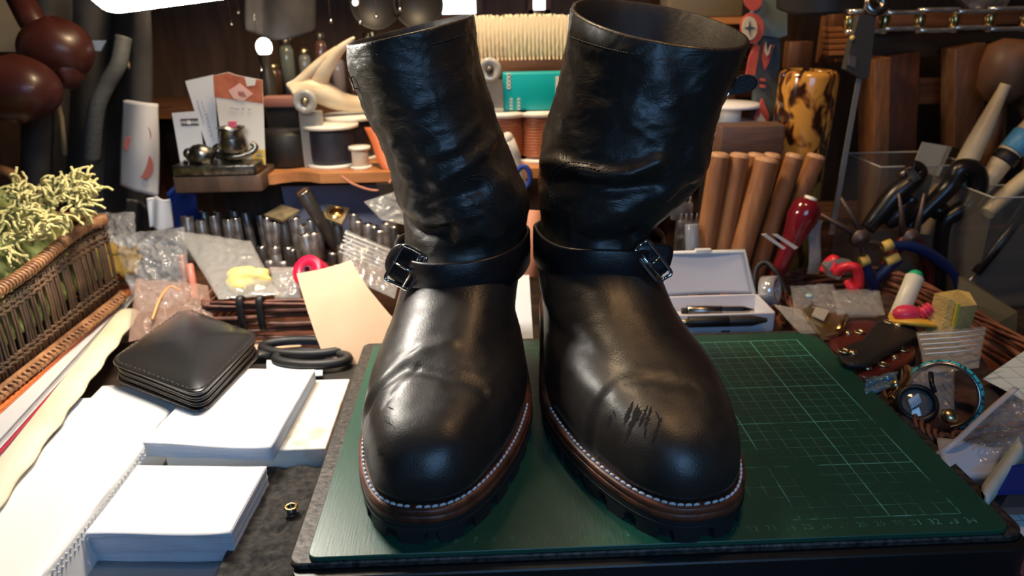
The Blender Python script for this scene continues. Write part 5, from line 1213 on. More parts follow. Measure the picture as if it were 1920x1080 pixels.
# khaki box upon orange lit plank behind the right boot
a = A(1250, 34, 68); b = A(1405, 44, 68); pl_ = thing('shelf_board', 'narrow orange lit shelf plank right behind the right boot top', 'shelf', ((a.x+b.x)/2, 70, -4))
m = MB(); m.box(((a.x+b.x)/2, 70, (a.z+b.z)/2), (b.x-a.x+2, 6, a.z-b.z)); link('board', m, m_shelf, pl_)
for x in (a.x+1, b.x-1): m = MB(); m.box((x, 71, (b.z-4)/2), (1.2, 2, b.z+4)); link('bracket', m, m_brownw, pl_)
m = MB(); m.rbox(((a.x+b.x)/2-.5, 70, a.z+3.5), (b.x-a.x-1, 5, 7), .4); solo('khaki_box', m, M('khaki', (.17, .14, .09), .5), 'khaki storage box on the plank behind the right boot top', 'box')
for k in range(8):
    m = MB(); q = A(1395, 80+20*k, 72); m.rbox((q.x-3, 75, q.z), (13, 2.5, 1.0), .3); solo('dark_book', m, m_brownh, 'dark brown slat, %s from the top of the pile behind the painted board' % ORD[k], 'slat', 'brown slats piled behind the painted board')
# white discs and spool beside right boot
b = V(on(1345, 50)); h1 = A(1345, 248, 50).z - st_
disc_stack('thread_spool', b, [('thread', [(0, 0), (1.5, 0), (1.5, h1), (0, h1)], M('white_thread_roll', (.75, .72, .66), .6)), ('flange', [(0, h1), (3.2, h1), (3.2, h1+.35), (0, h1+.35)], m_ivory), ('flange', [(0, 0), (2.6, 0), (2.6, .35), (0, .35)], m_ivory)], 'white spool partly hidden by the right boot shaft', 'spool')
b = V(on(1362, 52)); b.z = st_ + .02; h2 = A(1362, 200, 52).z - st_
disc_stack('paper_reel', b, [('core', [(0, h1+.6), (1.2, h1+.6), (1.2, h2), (0, h2)], m_ivory), ('upper_disc', [(0, h2), (3.3, h2), (3.0, h2+.4), (0, h2+.5)], m_paper), ('lower_disc', [(0, h1+.5), (3.4, h1+.5), (3.4, h1+.9), (0, h1+.9)], m_ivory), ('foot', [(0, 0), (.5, 0), (.5, h1+.6), (0, h1+.6)], m_ivory)], 'reel with glinting white discs beside the right boot buckle', 'reel')

# ---- bone coloured handles, mallets
def tool_handle(pts, r, y, nm, label, mt, cat):
    P = cat_rom([A(a_, b_, y+dy) for a_, b_, dy in pts], 8); t = thing(nm, label, cat, P[-1]); m = MB(); m.tube(P, r, 14); link('handle', m, mt, t); return t
tool_handle([(1886, 158, 0), (1870, 190, 0), (1845, 240, -.5), (1820, 290, -1), (1790, 350, -1.5)], lambda t: .55+.55*sm(0, .8, t), 46, 'bone_folder', 'long pale yellow bone handle leaning to the upper right', m_bone, 'tool handle')
t = tool_handle([(1945, 225, 0), (1915, 262, 0), (1880, 300, -.5), (1850, 345, -1), (1825, 375, -1)], lambda t: 1.0+.25*sin(t*5), 45, 'leather_tool', 'cream handled tool with blue label and black band at right edge', m_bone, 'tool handle')
a = A(1880, 300, 44.5); b = A(1870, 312, 44.5); m = MB(); m.cyl(A(1893, 288, 44.5), A(1878, 306, 44.4), 1.3); link('black_band', m, m_blk, t)
m = MB(); m.cyl(A(1925, 250, 44.7), A(1896, 284, 44.6), 1.32); link('blue_label', m, M('blue_label', (.10, .36, .62), .4), t)
tool_handle([(1950, 315, 0), (1905, 350, 0), (1872, 378, -.5), (1850, 400, -1)], lambda t: .95-.2*t, 43, 'bone_folder', 'shorter cream bone handle lowest at the right edge', m_bone, 'tool handle')
t = thing('square_mallet', 'pale square headed mallet with grey metal side among the bone handles', 'mallet', A(1760, 400, 47))
P = [A(1730, 266, 46.5), A(1778, 274, 47.3), A(1752, 330, 47.0), A(1712, 312, 46.2)]
m = MB(); m.prism(P, (.8, 1.5, -.3)); link('head', m, M('cream_mallet', (.66, .60, .44), .6), t)
P = [A(1778, 274, 47.2), A(1806, 286, 49.0), A(1772, 350, 48.5), A(1752, 330, 47.0)]; m = MB(); m.prism(P, (.3, -.3, 0)); link('metal_side', m, m_nickel, t)
m = MB(); m.cyl(A(1765, 330, 48.0), A(1735, 440, 47), .8); link('handle', m, m_bone, t)
for k, (cx, cy, lb) in enumerate(((1872, 130, 'round wooden mallet head in the rack, left of the two'), (1945, 175, 'round wooden mallet cut by the right picture edge'))):
    t = thing('wooden_mallet', lb, 'mallet', A(cx, cy+190, 55)); m = MB()
    m.lathe([(0, 0), (1.2, .1), (2.5, 1.6), (2.8, 4), (2.6, 6.2), (1.2, 7), (0, 7)], A(cx-3, cy+65, 51), (.1, 0, 1), 24); link('head', m, M('mallet_wood%d' % k, (.25, .12, .06), .5, col2=(.18, .08, .04), ns=20), t)
    m = MB(); m.cyl(A(cx-20, cy+200, 51), A(cx-3, cy+70, 51), .9); link('handle', m, m_brownw, t)
# ---- pliers
m_dh = M('dark_grip', (.012, .009, .009), .3); m_rg = M('dark_red_grip', (.12, .012, .012), .3); m_nv = M('navy_grip', (.012, .024, .10), .35); m_rust2 = M('rusty_steel', (.20, .14, .11), .5, .7)
def plier(label, y, handles, jaws, hm, jm, hub, tips=None, r=.55):
    t = thing('pliers', label, 'pliers', A(hub[0], hub[1], y))
    for h in handles: m = MB(); m.tube(cat_rom([A(a_, b_, y) for a_, b_ in h], 8), lambda q: r*(.75+.35*sin(pi*min(1, q*1.2))), 12); link('handle', m, hm, t)
    for h in jaws: m = MB(); m.tube([A(a_, b_, y) for a_, b_ in h], lambda q: .42-.28*q, 8); link('jaw', m, jm, t)
    m = MB(); m.lathe([(0, -.5), (.9, -.5), (1.0, -.3), (1.0, .3), (.9, .5), (.35, .5), (.3, .6), (0, .6)], A(hub[0], hub[1], y), (0, -1, 0), 18); link('pivot', m, jm, t)
    for h in (tips or []): m = MB(); m.tube([A(a_, b_, y) for a_, b_ in h], r*1.05, 12); link('yellow_collar', m, m_yel, t)
    return t
plier('opened pliers with rusty jaws and navy and yellow grips', 40, [[(1622, 492), (1630, 520), (1640, 545), (1628, 575)], [(1688, 485), (1660, 505), (1638, 530), (1625, 560)], [(1670, 460), (1710, 462), (1750, 480), (1790, 515), (1800, 560)]],
      [[(1615, 445), (1580, 425), (1537, 401)], [(1618, 440), (1600, 410), (1577, 371)], [(1612, 450), (1640, 455), (1665, 462)], [(1612, 450), (1618, 470), (1622, 490)]], m_nv, m_rust2, (1612, 446), [[(1613, 492), (1628, 486)], [(1660, 492), (1684, 481)], [(1655, 464), (1672, 457)]])
plier('needle nose pliers pointing up with dark red grips', 41, [[(1700, 440), (1680, 470), (1655, 500)], [(1718, 440), (1740, 500), (1745, 560)]], [[(1693, 440), (1690, 400), (1685, 362)], [(1717, 438), (1726, 400), (1733, 362)]], m_rg, m_rust2, (1706, 445))
plier('black handled pliers with a loop grip at the right', 43, [[(1700, 430), (1740, 390), (1780, 350), (1800, 318), (1826, 322), (1832, 350), (1815, 385), (1790, 400), (1770, 420), (1762, 480), (1760, 540)]], [[(1700, 430), (1690, 450), (1680, 470)]], m_dh, m_dh, (1760, 395), r=1.0)
t = plier('glossy black pliers with a striped metal end, left of the bone handles', 42, [[(1625, 430), (1650, 400), (1680, 365), (1715, 335), (1722, 318), (1705, 312)], [(1660, 420), (1690, 395), (1712, 370)]], [[(1690, 330), (1700, 318)]], m_dh, m_steel, (1700, 350), r=1.0)
m = MB(); P = [A(1700, 318, 40.8), A(1712, 314, 40.8), A(1728, 335, 40.8), A(1714, 342, 40.8)]; m.prism(P, (0, .6, 0)); link('metal_tip', m, m_steel, t)
t = thing('screwdriver', 'dark screwdriver lying diagonally inside the clear box', 'screwdriver', A(1830, 510, 38)); m = MB(); m.tube([A(1930, 380, 39), A(1880, 450, 38.5), A(1830, 512, 38)], lambda q: .6-.1*q, 10); link('handle', m, m_dh, t)
m = MB(); m.tube([A(1830, 512, 38), A(1812, 535, 37.8)], .2, 8); link('shaft', m, m_steel, t)
# ---- burgundy awl
t = thing('burgundy_awl', 'burgundy bulb handled awl leaning in front of the tool handles', 'awl', A(1440, 560, 38))
P0 = A(1438, 560, 38); P1 = A(1520, 372, 38.5); d = P1-P0; h = d.length
m = MB(); m.lathe([(0, 0), (.45, 0), (.6, h*.15), (.8, h*.35), (.85, h*.5), (1.2, h*.68), (1.55, h*.82), (1.45, h*.93), (.9, h*.99), (0, h)], P0, d, 24); link('handle', m, M('burgundy', (.16, .008, .015), .15, coat=.7), t)
m = MB(); m.lathe([(.62, h*.985), (.62, h*1.015), (0, h*1.02)], P0, d, 16); link('end_cap', m, m_ivory, t)
for k, pts in enumerate((((1428, 440), (1437, 439), (1474, 465), (1468, 468)), ((1449, 440), (1459, 440), (1497, 464), (1490, 468)))):
    m = MB(); m.prism([A(a_, b_, 36) for a_, b_ in pts], (0, .2, 0)); solo('reflection_bar', m, M('edge_reflection%d' % k, (.9, .86, .78), .35, .3), ['left', 'right'][k] + ' of two pale slanting bars shaped as acrylic edge reflections before the burgundy awl', 'strip')  # added bars; the acrylic edge's bright reflection is put into their colour
m = MB(); m.grid(lambda u, v: A(1520+22*u-8*v, 412+100*v, 38) + V((0, .3*sin(v*6), 0)), 4, 12, thick=.15); solo('plastic_strip', m, m_bag2, 'vertical pale plastic strip right of the burgundy awl', 'strip')

# ---- clear acrylic tool boxes
def acry(label, x0, x1, y0, y1, zt, zb=-4):
    t = thing('acrylic_box', label, 'box', ((x0+x1)/2, (y0+y1)/2, zb)); h = zt-zb
    for nm, c, s in (('front_wall', ((x0+x1)/2, y0, zb+h/2), (x1-x0, .25, h)), ('back_wall', ((x0+x1)/2, y1, zb+h/2), (x1-x0, .25, h)), ('side_wall', (x0, (y0+y1)/2, zb+h/2), (.25, y1-y0, h)), ('side_wall', (x1, (y0+y1)/2, zb+h/2), (.25, y1-y0, h)), ('floor_plate', ((x0+x1)/2, (y0+y1)/2, zb+.12), (x1-x0, y1-y0, .25))):
        m = MB(); m.box(c, s); link(nm, m, m_clear, t)
    m = MB(); m.tube([(x0, y0, zt), (x1, y0, zt), (x1, y1, zt), (x0, y1, zt)], .09, 6, closed=True); link('top_edge', m, M('acrylic_edge', (.75, .74, .66), .1, alpha=.7), t)
a = A(1648, 312, 44)
acry('tall clear acrylic box holding pliers, left of the pair', a.x, A(1822, 312, 44).x-.3, 43.6, 51.5, a.z)
a = A(1826, 372, 41); acry('lower clear acrylic box at the right edge behind the sponge', a.x, a.x+16, 38, 43.2, A(1830, 372, 38).z)
m = MB(); P = [A(1800, 520, 36), A(1812, 522, 36), A(1908, 585, 31), A(1905, 640, 31), A(1835, 625, 33), A(1796, 560, 35.5)]; m.prism(P, (.1, .4, 0)); solo('smoked_panel', m, M('smoky_plastic', (.13, .105, .06), .35, alpha=.92), 'olive brown plastic panel leaning behind the yellow sponge', 'panel')

# ---- pen case
cs = thing('pen_case', 'open white frosted pen case behind the cutting mat', 'case', (32, 31, -4))
m_frost = M('frosted_plastic', (.66, .65, .70), .35, alpha=.96)
a = A(1262, 600, 28.3); b = A(1452, 620, 28.3); zt = A(1400, 588, 28.3).z
x0, x1 = a.x-1, b.x-.2
m = MB()
for c, s in (((( x0+x1)/2, 28.4, (zt-4)/2), (x1-x0, .3, zt+4)), (((x0+x1)/2, 33.0, (zt-4)/2), (x1-x0, .3, zt+4)), ((x0, 30.7, (zt-4)/2), (.3, 4.6, zt+4)), ((x1, 30.7, (zt-4)/2), (.3, 4.6, zt+4)), (((x0+x1)/2, 30.7, zt-1.6), (x1-x0, 4.6, .3))): m.rbox(c, s, .12)
link('base', m, m_frost, cs)
m = MB()
lt = A(1390, 472, 34.3).z; la = A(1238, 480, 34).x; lb_ = A(1398, 480, 34).x
m.grid(lambda u, v: V((la+(lb_-la)*u + .9*(1-v)*u, 33.2+1.2*v, zt + (lt-zt)*v)) + V((0, .25*sin(pi*u), 0)), 16, 14, thick=.18); lid = link('lid', m, m_frost, cs)
m = MB(); m.tube([V((la, 33.3, zt)), V((la, 34.5, lt)), V((lb_, 34.5, lt)), V((lb_+.9, 33.2, zt))], .2, 6); m.rbox((A(1318, 470, 34.5).x, 34.5, lt+.1), (1.6, .4, .5), .15); link('lid_frame', m, m_white, lid)
m = MB(); q = A(1360, 625, 28.2); m.rbox((q.x, 28.2, q.z+.2), (.8, .12, .12), .05); link('latch_slot', m, m_blk, cs)
def pen(p0, p1, r, label, mats):
    t = thing('ballpoint_pen', label, 'pen', p0, 'pens in the white case'); d = V(p1)-V(p0)
    m = MB(); m.cyl(V(p0), V(p0)+d*.5, r); link('barrel', m, mats[0], t)
    m = MB(); m.lathe([(r*1.02, 0), (r, d.length*.3), (r*.4, d.length*.48), (0, d.length*.5)], V(p0)+d*.5, d, 16); link('tip_section', m, mats[1], t)
    m = MB(); m.cyl(V(p0)-d*.08, V(p0), r*.6); link('button', m, mats[2], t)
zp = zt-.7
pen(V(Z(1288, 583, zp+.3)), V(Z(1416, 583, zp+.3)), .5, 'silver and black pen lying uppermost in the white case', (m_nickel, m_chrome, m_blk))
pen(V(Z(1290, 604, zp+.2)), V(Z(1440, 600, zp+.2)), .5, 'dark metal pen lying in the front of the white case', (m_blk, m_darksteel, m_gold))
# ================================================================== basket of findings at the right of the mat
m_wick = M('chestnut_wicker', (.26, .09, .045), .5, col2=(.12, .04, .022), ns=60, bump=.4)
wb = thing('wicker_basket', 'long low chestnut wicker basket of fittings, right of the green mat', 'basket', (44, 23, -4))
rimP = [Z(1398, 535, -.6), Z(1425, 565, -.6), Z(1462, 598, -.6), Z(1510, 630, -.6), Z(1552, 655, -.6), Z(1600, 705, -.6), Z(1650, 752, -.6), Z(1705, 792, -.6), Z(1765, 822, -.6), Z(1812, 815, -.6)]
rimP = [V((max(p.x, 37.4), p.y, p.z)) for p in rimP] + [V((52, 12, -.6)), V((53, 25, -.6)), V((51, 40, -.6)), V((42, 41, -.6))]
RP = cat_rom(rimP+[rimP[0]], 14)
m = MB()
for ph in (0, 1.57, 3.14, 4.71):
    m.tube([p + V((.34*cos(i*.42+ph), .1*sin(i*.42+ph), .30*sin(i*.42+ph))) for i, p in enumerate(RP)], .17, 6, closed=False)
link('braided_rim', m, m_wick, wb)
m = MB()
for k in range(5):
    m.tube([V((p.x + (46-p.x)*.012*(4-k) + .1*sin(i*.8+k*pi), p.y, -3.6+.62*k + .1*cos(i*.8+k*pi))) for i, p in enumerate(RP)], .3, 6)
link('woven_side', m, m_wick, wb)
m = MB(); m.prism([V((p.x, p.y, -3.95)) for p in RP[::4]], (0, 0, .4)); link('bottom', m, m_wick, wb)
m_oxb = M('oxblood_leather', (.10, .016, .012), .3, coat=.3, bump=.3, bs=200)
m_pebl = M('pebbled_black', (.016, .015, .015), .45, bump=1.0, bs=420)
def lpiece(name, label, pts, z, th, mt, eyes, cat='leather', sm_=5):
    t = thing(name, label, cat, Z(pts[0][0], pts[0][1], -1.5)); m = MB()
    P = [Z(a_, b_, z) for a_, b_ in pts]; P = cat_rom(P+[P[0]], sm_)[:-1]; c = sum(P, V((0, 0, 0)))/len(P)
    if (P[1]-P[0]).cross(P[2]-P[1]).z < 0 and sum((P[i]-c).cross(P[i-1]-c).z for i in range(len(P))) > 0: P = P[::-1]
    m.rings([[p.lerp(c, .03)+V((0, 0, -th)) for p in P], [p+V((0, 0, -th*.8)) for p in P], [p+V((0, 0, -th*.2)) for p in P], [p.lerp(c, .03) for p in P], [p.lerp(c, .25)+V((0, 0, .12)) for p in P]], caps=True); link('body', m, mt, t)
    for ex, ey, op in eyes:
        q = Z(ex, ey, z+.14); m = MB()
        if op: m.lathe([(.24, 0), (.46, 0), (.50, .06), (.42, .14), (.30, .12), (.24, 0)], q, (0, 0, 1), 20)
        else: m.lathe([(0, .2), (.22, .18), (.34, .06), (.36, 0)], q, (0, 0, 1), 16)
        link('eyelet' if op else 'snap_stud', m, m_gold, t)
        if op: m = MB(); m.lathe([(0, .02), (.25, .02)], q, (0, 0, 1), 16); link('eyelet_hole', m, m_gash_hole, t)  # black disc; the shade inside the hole is put into its colour
    return t
lpiece('leather_keeper', 'glossy oxblood leather keeper with two studs above the black one', [(1552, 625), (1590, 603), (1640, 600), (1668, 620), (1640, 652), (1600, 668), (1562, 655)], -.1, .35, m_oxb, [(1590, 624, 0), (1611, 623, 1)])
lpiece('leather_keeper', 'oxblood leather keeper under the black one, nearest the mat', [(1600, 688), (1640, 672), (1690, 648), (1716, 650), (1712, 672), (1680, 692), (1640, 706), (1612, 704)], -.2, .35, m_oxb, [(1626, 689, 0), (1654, 684, 1), (1677, 669, 0), (1693, 656, 1)])
lpiece('leather_keeper', 'pebbled black leather keeper with four brass eyelets on top', [(1572, 658), (1590, 645), (1612, 640), (1628, 620), (1650, 598), (1675, 594), (1708, 602), (1722, 625), (1700, 640), (1672, 655), (1650, 668), (1630, 680), (1600, 682), (1580, 676)], .6, .45, m_pebl, [(1667, 604, 1), (1684, 609, 0), (1582, 659, 1), (1599, 661, 0)])
t = thing('brass_clasp', 'gold coloured hinged clasp on a clear card in the basket', 'clasp', Z(1545, 600, -.5))
m = MB(); P = [Z(1505, 580, .6), Z(1522, 570, .6), Z(1588, 592, .3), Z(1572, 625, .3), Z(1545, 632, .2), Z(1520, 600, .5)]; m.prism(P, (0, 0, -.4)); link('plate', m, M('clasp_gold', (.52, .36, .12), .25, .9, col2=(.70, .62, .50), ns=60), t)
m = MB(); m.tube([Z(1586, 594, .5), Z(1572, 622, .4)], .3, 10); link('hinge', m, m_brass, t)
m = MB(); m.prism([Z(1530, 575, .75), Z(1555, 582, .7), Z(1545, 600, .7), Z(1522, 590, .75)], (0, 0, -.12)); link('grey_label', m, M('grey_label', (.42, .40, .36), .5), t)
film('plastic_bag', [Z(1482, 535, .5), Z(1562, 532, .5), Z(1590, 600, .2), Z(1490, 600, 0)], m_bag, 'clear bag with a pale blue snap at the back of the low basket', 'bag', bulge=1.0, amp=.5, fr=.6, seed=41, n=30)
m = MB(); m.ball(Z(1518, 555, 1.2), .4, 12, (1, 1, .6)); solo('snap_button', m, M('pale_blue_snap', (.35, .50, .55), .3), 'pale blue snap button inside the clear bag', 'button')
film('plastic_bag', [Z(1560, 545, .8), Z(1650, 545, .8), Z(1660, 590, .4), Z(1570, 590, .4)], m_bag2, 'rounded milky bag lying left of the white marker', 'bag', bulge=1.6, amp=.4, fr=.5, seed=44, n=30)
film('plastic_bag', [Z(1450, 570, 0), Z(1500, 580, 0), Z(1560, 625, -.1), Z(1500, 625, -.3)], m_bag2, 'flat milky bag along the basket rim under the brass clasp', 'bag', bulge=.6, amp=.3, fr=.6, seed=45)
t = thing('tape_roll', 'silvery clear tape roll at the far end of the low basket', 'tape', Z(1445, 550, -.5))
m = MB(); c = A(1444, 545, 33.5); m.lathe([(.9, -.7), (1.45, -.7), (1.45, .7), (.9, .7), (.9, -.7)], c, (.75, -.55, .2), 28); link('tape', m, M('silver_tape', (.60, .60, .60), .12, .5), t)
m = MB(); m.tube(cat_rom([A(1415, 545, 36), A(1418, 505, 37), A(1435, 492, 37), A(1455, 510, 36), A(1472, 545, 35), A(1478, 565, 34)], 8), .28, 8); solo('black_cable', m, m_blk, 'black cable loop behind the silvery tape roll', 'cable')
t = thing('white_marker', 'white marker with green end standing up in the low basket', 'marker', Z(1688, 590, -.5))
a = A(1686, 590, 26.5); b = A(1716, 518, 28); m = MB(); m.cyl(a-(b-a)*.2, b, .78); link('barrel', m, M('marker_white', (.78, .76, .62), .35), t)
m = MB(); d = (b-a).normalized(); m.lathe([(.6, 0), (.58, .3), (.35, .55), (0, .62)], b-d*.05, d, 18); link('green_end', m, M('green_cap', (.02, .50, .22), .35), t)
t = thing('pink_plug', 'bright pink ribbed rubber plug beside the yellow sponge', 'plug', Z(1725, 600, -.3)); a = A(1716, 596, 24.5); b = A(1748, 575, 24.3)
m = MB(); m.tube([a, b], .45, 12); link('stem', m, M('pink_rubber', (.85, .06, .12), .35), t)
for j in range(5):
    m = MB(); d = (b-a); m.lathe([(.4, -.08), (.72-.04*j, -.06), (.72-.04*j, .06), (.4, .08)], a+d*(.1+.2*j), d, 18); link('rib', m, M('pink_rib', (.85, .06, .12), .35), t)
m = MB(); m.ball(A(1700, 588, 24.5), 1.1, 14, (1.1, .8, .7)); link('base_bulb', m, M('pink_base', (.80, .05, .12), .35), t)
m = MB(); m.grid(lambda u, v: Z(1668+85*u, 592+ 10*u + 14*v, .5+.5*sin(pi*u)), 14, 5, thick=.3); solo('yellow_scoop', m, M('yellow_plastic', (.85, .50, .06), .35), 'yellow plastic scoop under the pink plug', 'scoop')
m_sp = M('sponge_yellow', (.72, .52, .18), .95, col2=(.62, .44, .14), ns=160, bump=1, bs=500)
t = thing('yellow_sponge', 'torn block of yellow foam sponge at the right', 'sponge', A(1790, 612, 24))
m = MB()
P0 = [A(1752, 550, 24), A(1780, 560, 22.8), A(1800, 575, 22.3), A(1832, 572, 23.8), A(1818, 548, 26), A(1795, 543, 26.5)]
bz = A(1780, 612, 23).z-1.0
m.rings([[V((p.x*.97+1.2, p.y, bz)) for p in P0], [V((p.x, p.y+.1, (bz+p.z)/2)) for p in P0], [V((p.x, p.y, p.z)) for p in P0]], caps=True, smooth=False); link('foam', m, m_sp, t)
m = MB(); q = A(1793, 590, 22.2); m.box(q, (.25, .2, 2)); link('slit', m, M('sponge_slit', (.55, .50, .05), .9), t)
zb = film('zip_bag', [Z(1718, 622, .8), Z(1850, 612, .8), Z(1835, 690, .3), Z(1735, 700, .2)], m_bag2, 'ribbed clear zip bag lying in front of the yellow sponge', 'bag', bulge=1.0, amp=.4, fr=.5, seed=51, n=34)
for k in range(5):
    m = MB(); m.tube([Z(1722+3*k, 628+9*k, 1.6), Z(1790, 624+9*k, 1.7), Z(1848-2*k, 618+9*k, 1.5)], .07, 5); link('zip_rib', m, m_white, zb)
t = thing('turquoise_bangle', 'round bangle with turquoise scale pattern standing in the basket', 'bangle', Z(1775, 800, -1))
C0 = A(1768, 742, 14.0); ax = V((-.62, -.66, .42)).normalized(); Rr = 2.35
m = MB(); m.lathe([(Rr-.15, -.45), (Rr+.1, -.45), (Rr+.1, .45), (Rr-.15, .45), (Rr-.15, -.45)], C0, ax, 56); link('metal_band', m, m_nickel, t)
def turq():
    m = bpy.data.materials.new('turquoise_scales'); m.use_nodes = True; N = m.node_tree.nodes; L = m.node_tree.links; b = N['Principled BSDF']
    tc = N.new('ShaderNodeTexCoord'); v = N.new('ShaderNodeTexVoronoi'); v.feature = 'DISTANCE_TO_EDGE'; v.inputs['Scale'].default_value = 150; L.new(tc.outputs['Object'], v.inputs['Vector'])
    r = N.new('ShaderNodeValToRGB'); r.color_ramp.elements[0].position = .05; r.color_ramp.elements[0].color = (.01, .07, .09, 1); r.color_ramp.elements[1].position = .12; r.color_ramp.elements[1].color = (.04, .52, .62, 1)
    L.new(v.outputs['Distance'], r.inputs[0]); L.new(r.outputs[0], b.inputs['Base Color']); b.inputs['Roughness'].default_value = .25; return m
m = MB(); m.lathe([(Rr+.1, -.42), (Rr+.26, -.36), (Rr+.28, .36), (Rr+.1, .42)], C0, ax, 56); link('turquoise_inlay', m, turq(), t)
t = thing('magnifier_loupe', 'black rimmed loupe wrapped in clear film inside the basket', 'loupe', Z(1725, 770, -1))
c = Z(1718, 758, .2); ax2 = V((-.25, -.65, .72))
m = MB(); m.lathe([(1.0, -.5), (1.4, -.5), (1.45, 0), (1.3, .5), (1.05, .5), (1.0, -.5)], c, ax2, 32); link('rim', m, m_black, t)
m = MB(); m.lathe([(0, .35), (.6, .28), (1.03, .1)], c, ax2, 28); link('lens', m, M('loupe_lens', (.12, .12, .12), .05, coat=1), t)
m = MB(); P = [c + V(ax2).normalized()*.5 + V(d) for d in ((-.75, 0, .2), (-.1, 0, .7), (.15, -.15, .1), (-.5, -.2, -.4))]; m.prism(P, (.02, .05, -.02)); link('paper_label', m, m_card, t)
m = MB()
for k in range(5):
    u = k/5+.1; a_ = P[0].lerp(P[1], u); b_ = P[3].lerp(P[2], u); nn = V(ax2).normalized()*.03; m.tube([a_.lerp(b_, .35)+nn, a_.lerp(b_, .9)+nn], .03, 4)
link('label_stripes', m, m_greyink, t)
m = MB(); m.tube(cat_rom([Z(1752, 735, 1.6), Z(1747, 718, 2.2), Z(1745, 700, 2.5)], 5), .18, 8); link('lug', m, m_black, t)
film('plastic_bag', [Z(1690, 690, 0), Z(1790, 690, .5), Z(1790, 790, -.2), Z(1680, 760, -.5)], m_bag, 'clear film bag around the black loupe', 'bag', bulge=1.6, amp=.6, fr=.6, seed=61, n=30)
m = MB(); m.grid(lambda u, v: Z(1622+60*u, 712+28*v-14*u, -.2+.4*nz((u*3, v*3, 0), 1.5, 3)), 18, 14, thick=.15); solo('blue_foil', m, M('blue_foil', (.10, .30, .48), .2, .5, col2=(.35, .55, .65), ns=80), 'crinkled blue foil piece under the keepers', 'foil')
t = thing('brass_hook', 'curved brass hook left of the black loupe', 'hook', Z(1690, 740, -.5)); m = MB(); m.tube(cat_rom([Z(1700, 690, .5), Z(1702, 705, .6), Z(1695, 722, .5), Z(1682, 738, .4), Z(1672, 750, .2)], 6), .3, 10); link('arm', m, m_brass, t)
m = MB(); m.ball(Z(1678, 722, .6), .4, 10); link('knob', m, m_gold, t)
m = MB(); m.lathe([(0, 0), (.5, 0), (.6, .3), (.4, .6), (0, .65)], Z(1777, 785, .2), (.2, -.4, 1), 16); solo('brass_stud', m, m_gold, 'single brass stud inside the turquoise bangle', 'stud')
m = MB(); c = Z(1760, 770, -1.5); m.box((46.5, 12.5, -2.6), (9, 6, 2)); m.v = []; m.f = []; m.sm = []; m.mi = []
m.grid(lambda u, v: V((38.4+11.5*u, 12+26*v, -2.4 + 1.6*sin(pi*u)**.5*sin(pi*v)**.4 + .6*nz((u*6, v*12, 0), 1.1, 8))), 40, 60, thick=.4)
solo('dark_scraps', m, M('dark_scraps', (.035, .024, .02), .8, col2=(.09, .04, .03), ns=70, bump=1, bs=100), 'heap of dark leather scraps filling the low basket', 'scraps', kind='stuff')
# red clamp
t = thing('red_clamp', 'bright red plastic clamp behind the clear bags', 'clamp', A(1578, 545, 34)); m_rc = m_red
m = MB(); P = cat_rom([A(1570, 512, 34), A(1580, 502, 33.5), A(1600, 500, 33), A(1609, 512, 33), A(1608, 540, 33), A(1598, 540, 33), A(1590, 525, 33.5)], 4); m.tube(P, .55, 10, flat=.8); link('front_jaw', m, m_rc, t)
m = MB(); P = cat_rom([A(1545, 510, 36), A(1552, 495, 36), A(1565, 486, 35.5), A(1560, 510, 35)], 4); m.tube(P, .5, 10); link('rear_jaw', m, m_rc, t)
m = MB(); m.prism([A(1548, 500, 35), A(1566, 486, 35), A(1600, 492, 34.3), A(1572, 525, 34.3), A(1552, 518, 35)], (0, 1, 0)); link('grey_pad', m, M('grey_pad', (.16, .14, .13), .5), t)

# ---- papers and bags at the right edge
def gridpaper():
    m = bpy.data.materials.new('grid_paper'); m.use_nodes = True; N = m.node_tree.nodes; L = m.node_tree.links; b = N['Principled BSDF']
    tc = N.new('ShaderNodeTexCoord'); br_ = N.new('ShaderNodeTexBrick'); br_.offset = 0; br_.inputs['Scale'].default_value = 60; br_.inputs['Mortar Size'].default_value = .02; br_.inputs['Brick Width'].default_value = 1; br_.inputs['Row Height'].default_value = 1
    br_.inputs['Color1'].default_value = (.62, .72, .76, 1); br_.inputs['Color2'].default_value = (.62, .72, .76, 1); br_.inputs['Mortar'].default_value = (.18, .30, .34, 1)  # blue window light is put into the paper tint
    L.new(tc.outputs['Object'], br_.inputs['Vector']); L.new(br_.outputs[0], b.inputs['Base Color']); b.inputs['Roughness'].default_value = .7; return m
m_gp = gridpaper()
def sheet(label, pts, z, mt, name='grid_paper', th=.04, cat='paper'):
    m = MB(); lvl(m, pts, z, th); return solo(name, m, mt, label, cat)
m = MB(); m.box((57, 8, -3.75), (38, 22, .5)); m.v = []; m.f = []; m.sm = []; m.mi = []
plate_poly(m, rrect(37.6, -9, 72, 6.4, (.5, .5, .5, .5)), -4, -3.6, .05); solo('purple_folder', m, M('dusty_purple', (.13, .06, .08), .6), 'dusty purple folder under the papers at the lower right corner', 'folder')
plate_poly(mm_ := MB(), rrect(40.2, -1.2, 72, 5.5, (.2, .2, .2, .2)), -3.58, -2.4, .05); solo('blue_notebook', mm_, M('pale_blue_pages', (.14, .40, .52), .6), 'pale blue notebook block at the lower right edge', 'notebook')
sheet('grid ruled sheet on the pale blue notebook at the lower right', [(1868, 948), (1960, 938), (1960, 1012), (1888, 1010)], -2.3, m_gp)
sheet('grid ruled sheet corner at the right edge behind the bags', [(1843, 710), (1925, 655), (1960, 668), (1960, 775), (1905, 742)], -.5, m_gp)
m = MB(); q = Z(1900, 700, -2.2); m.box((q.x+8, q.y-1, -2.3), (9, 9, 3.3)); solo('dark_box', m, m_blk, 'dark box under the grid sheet at the right edge', 'box')
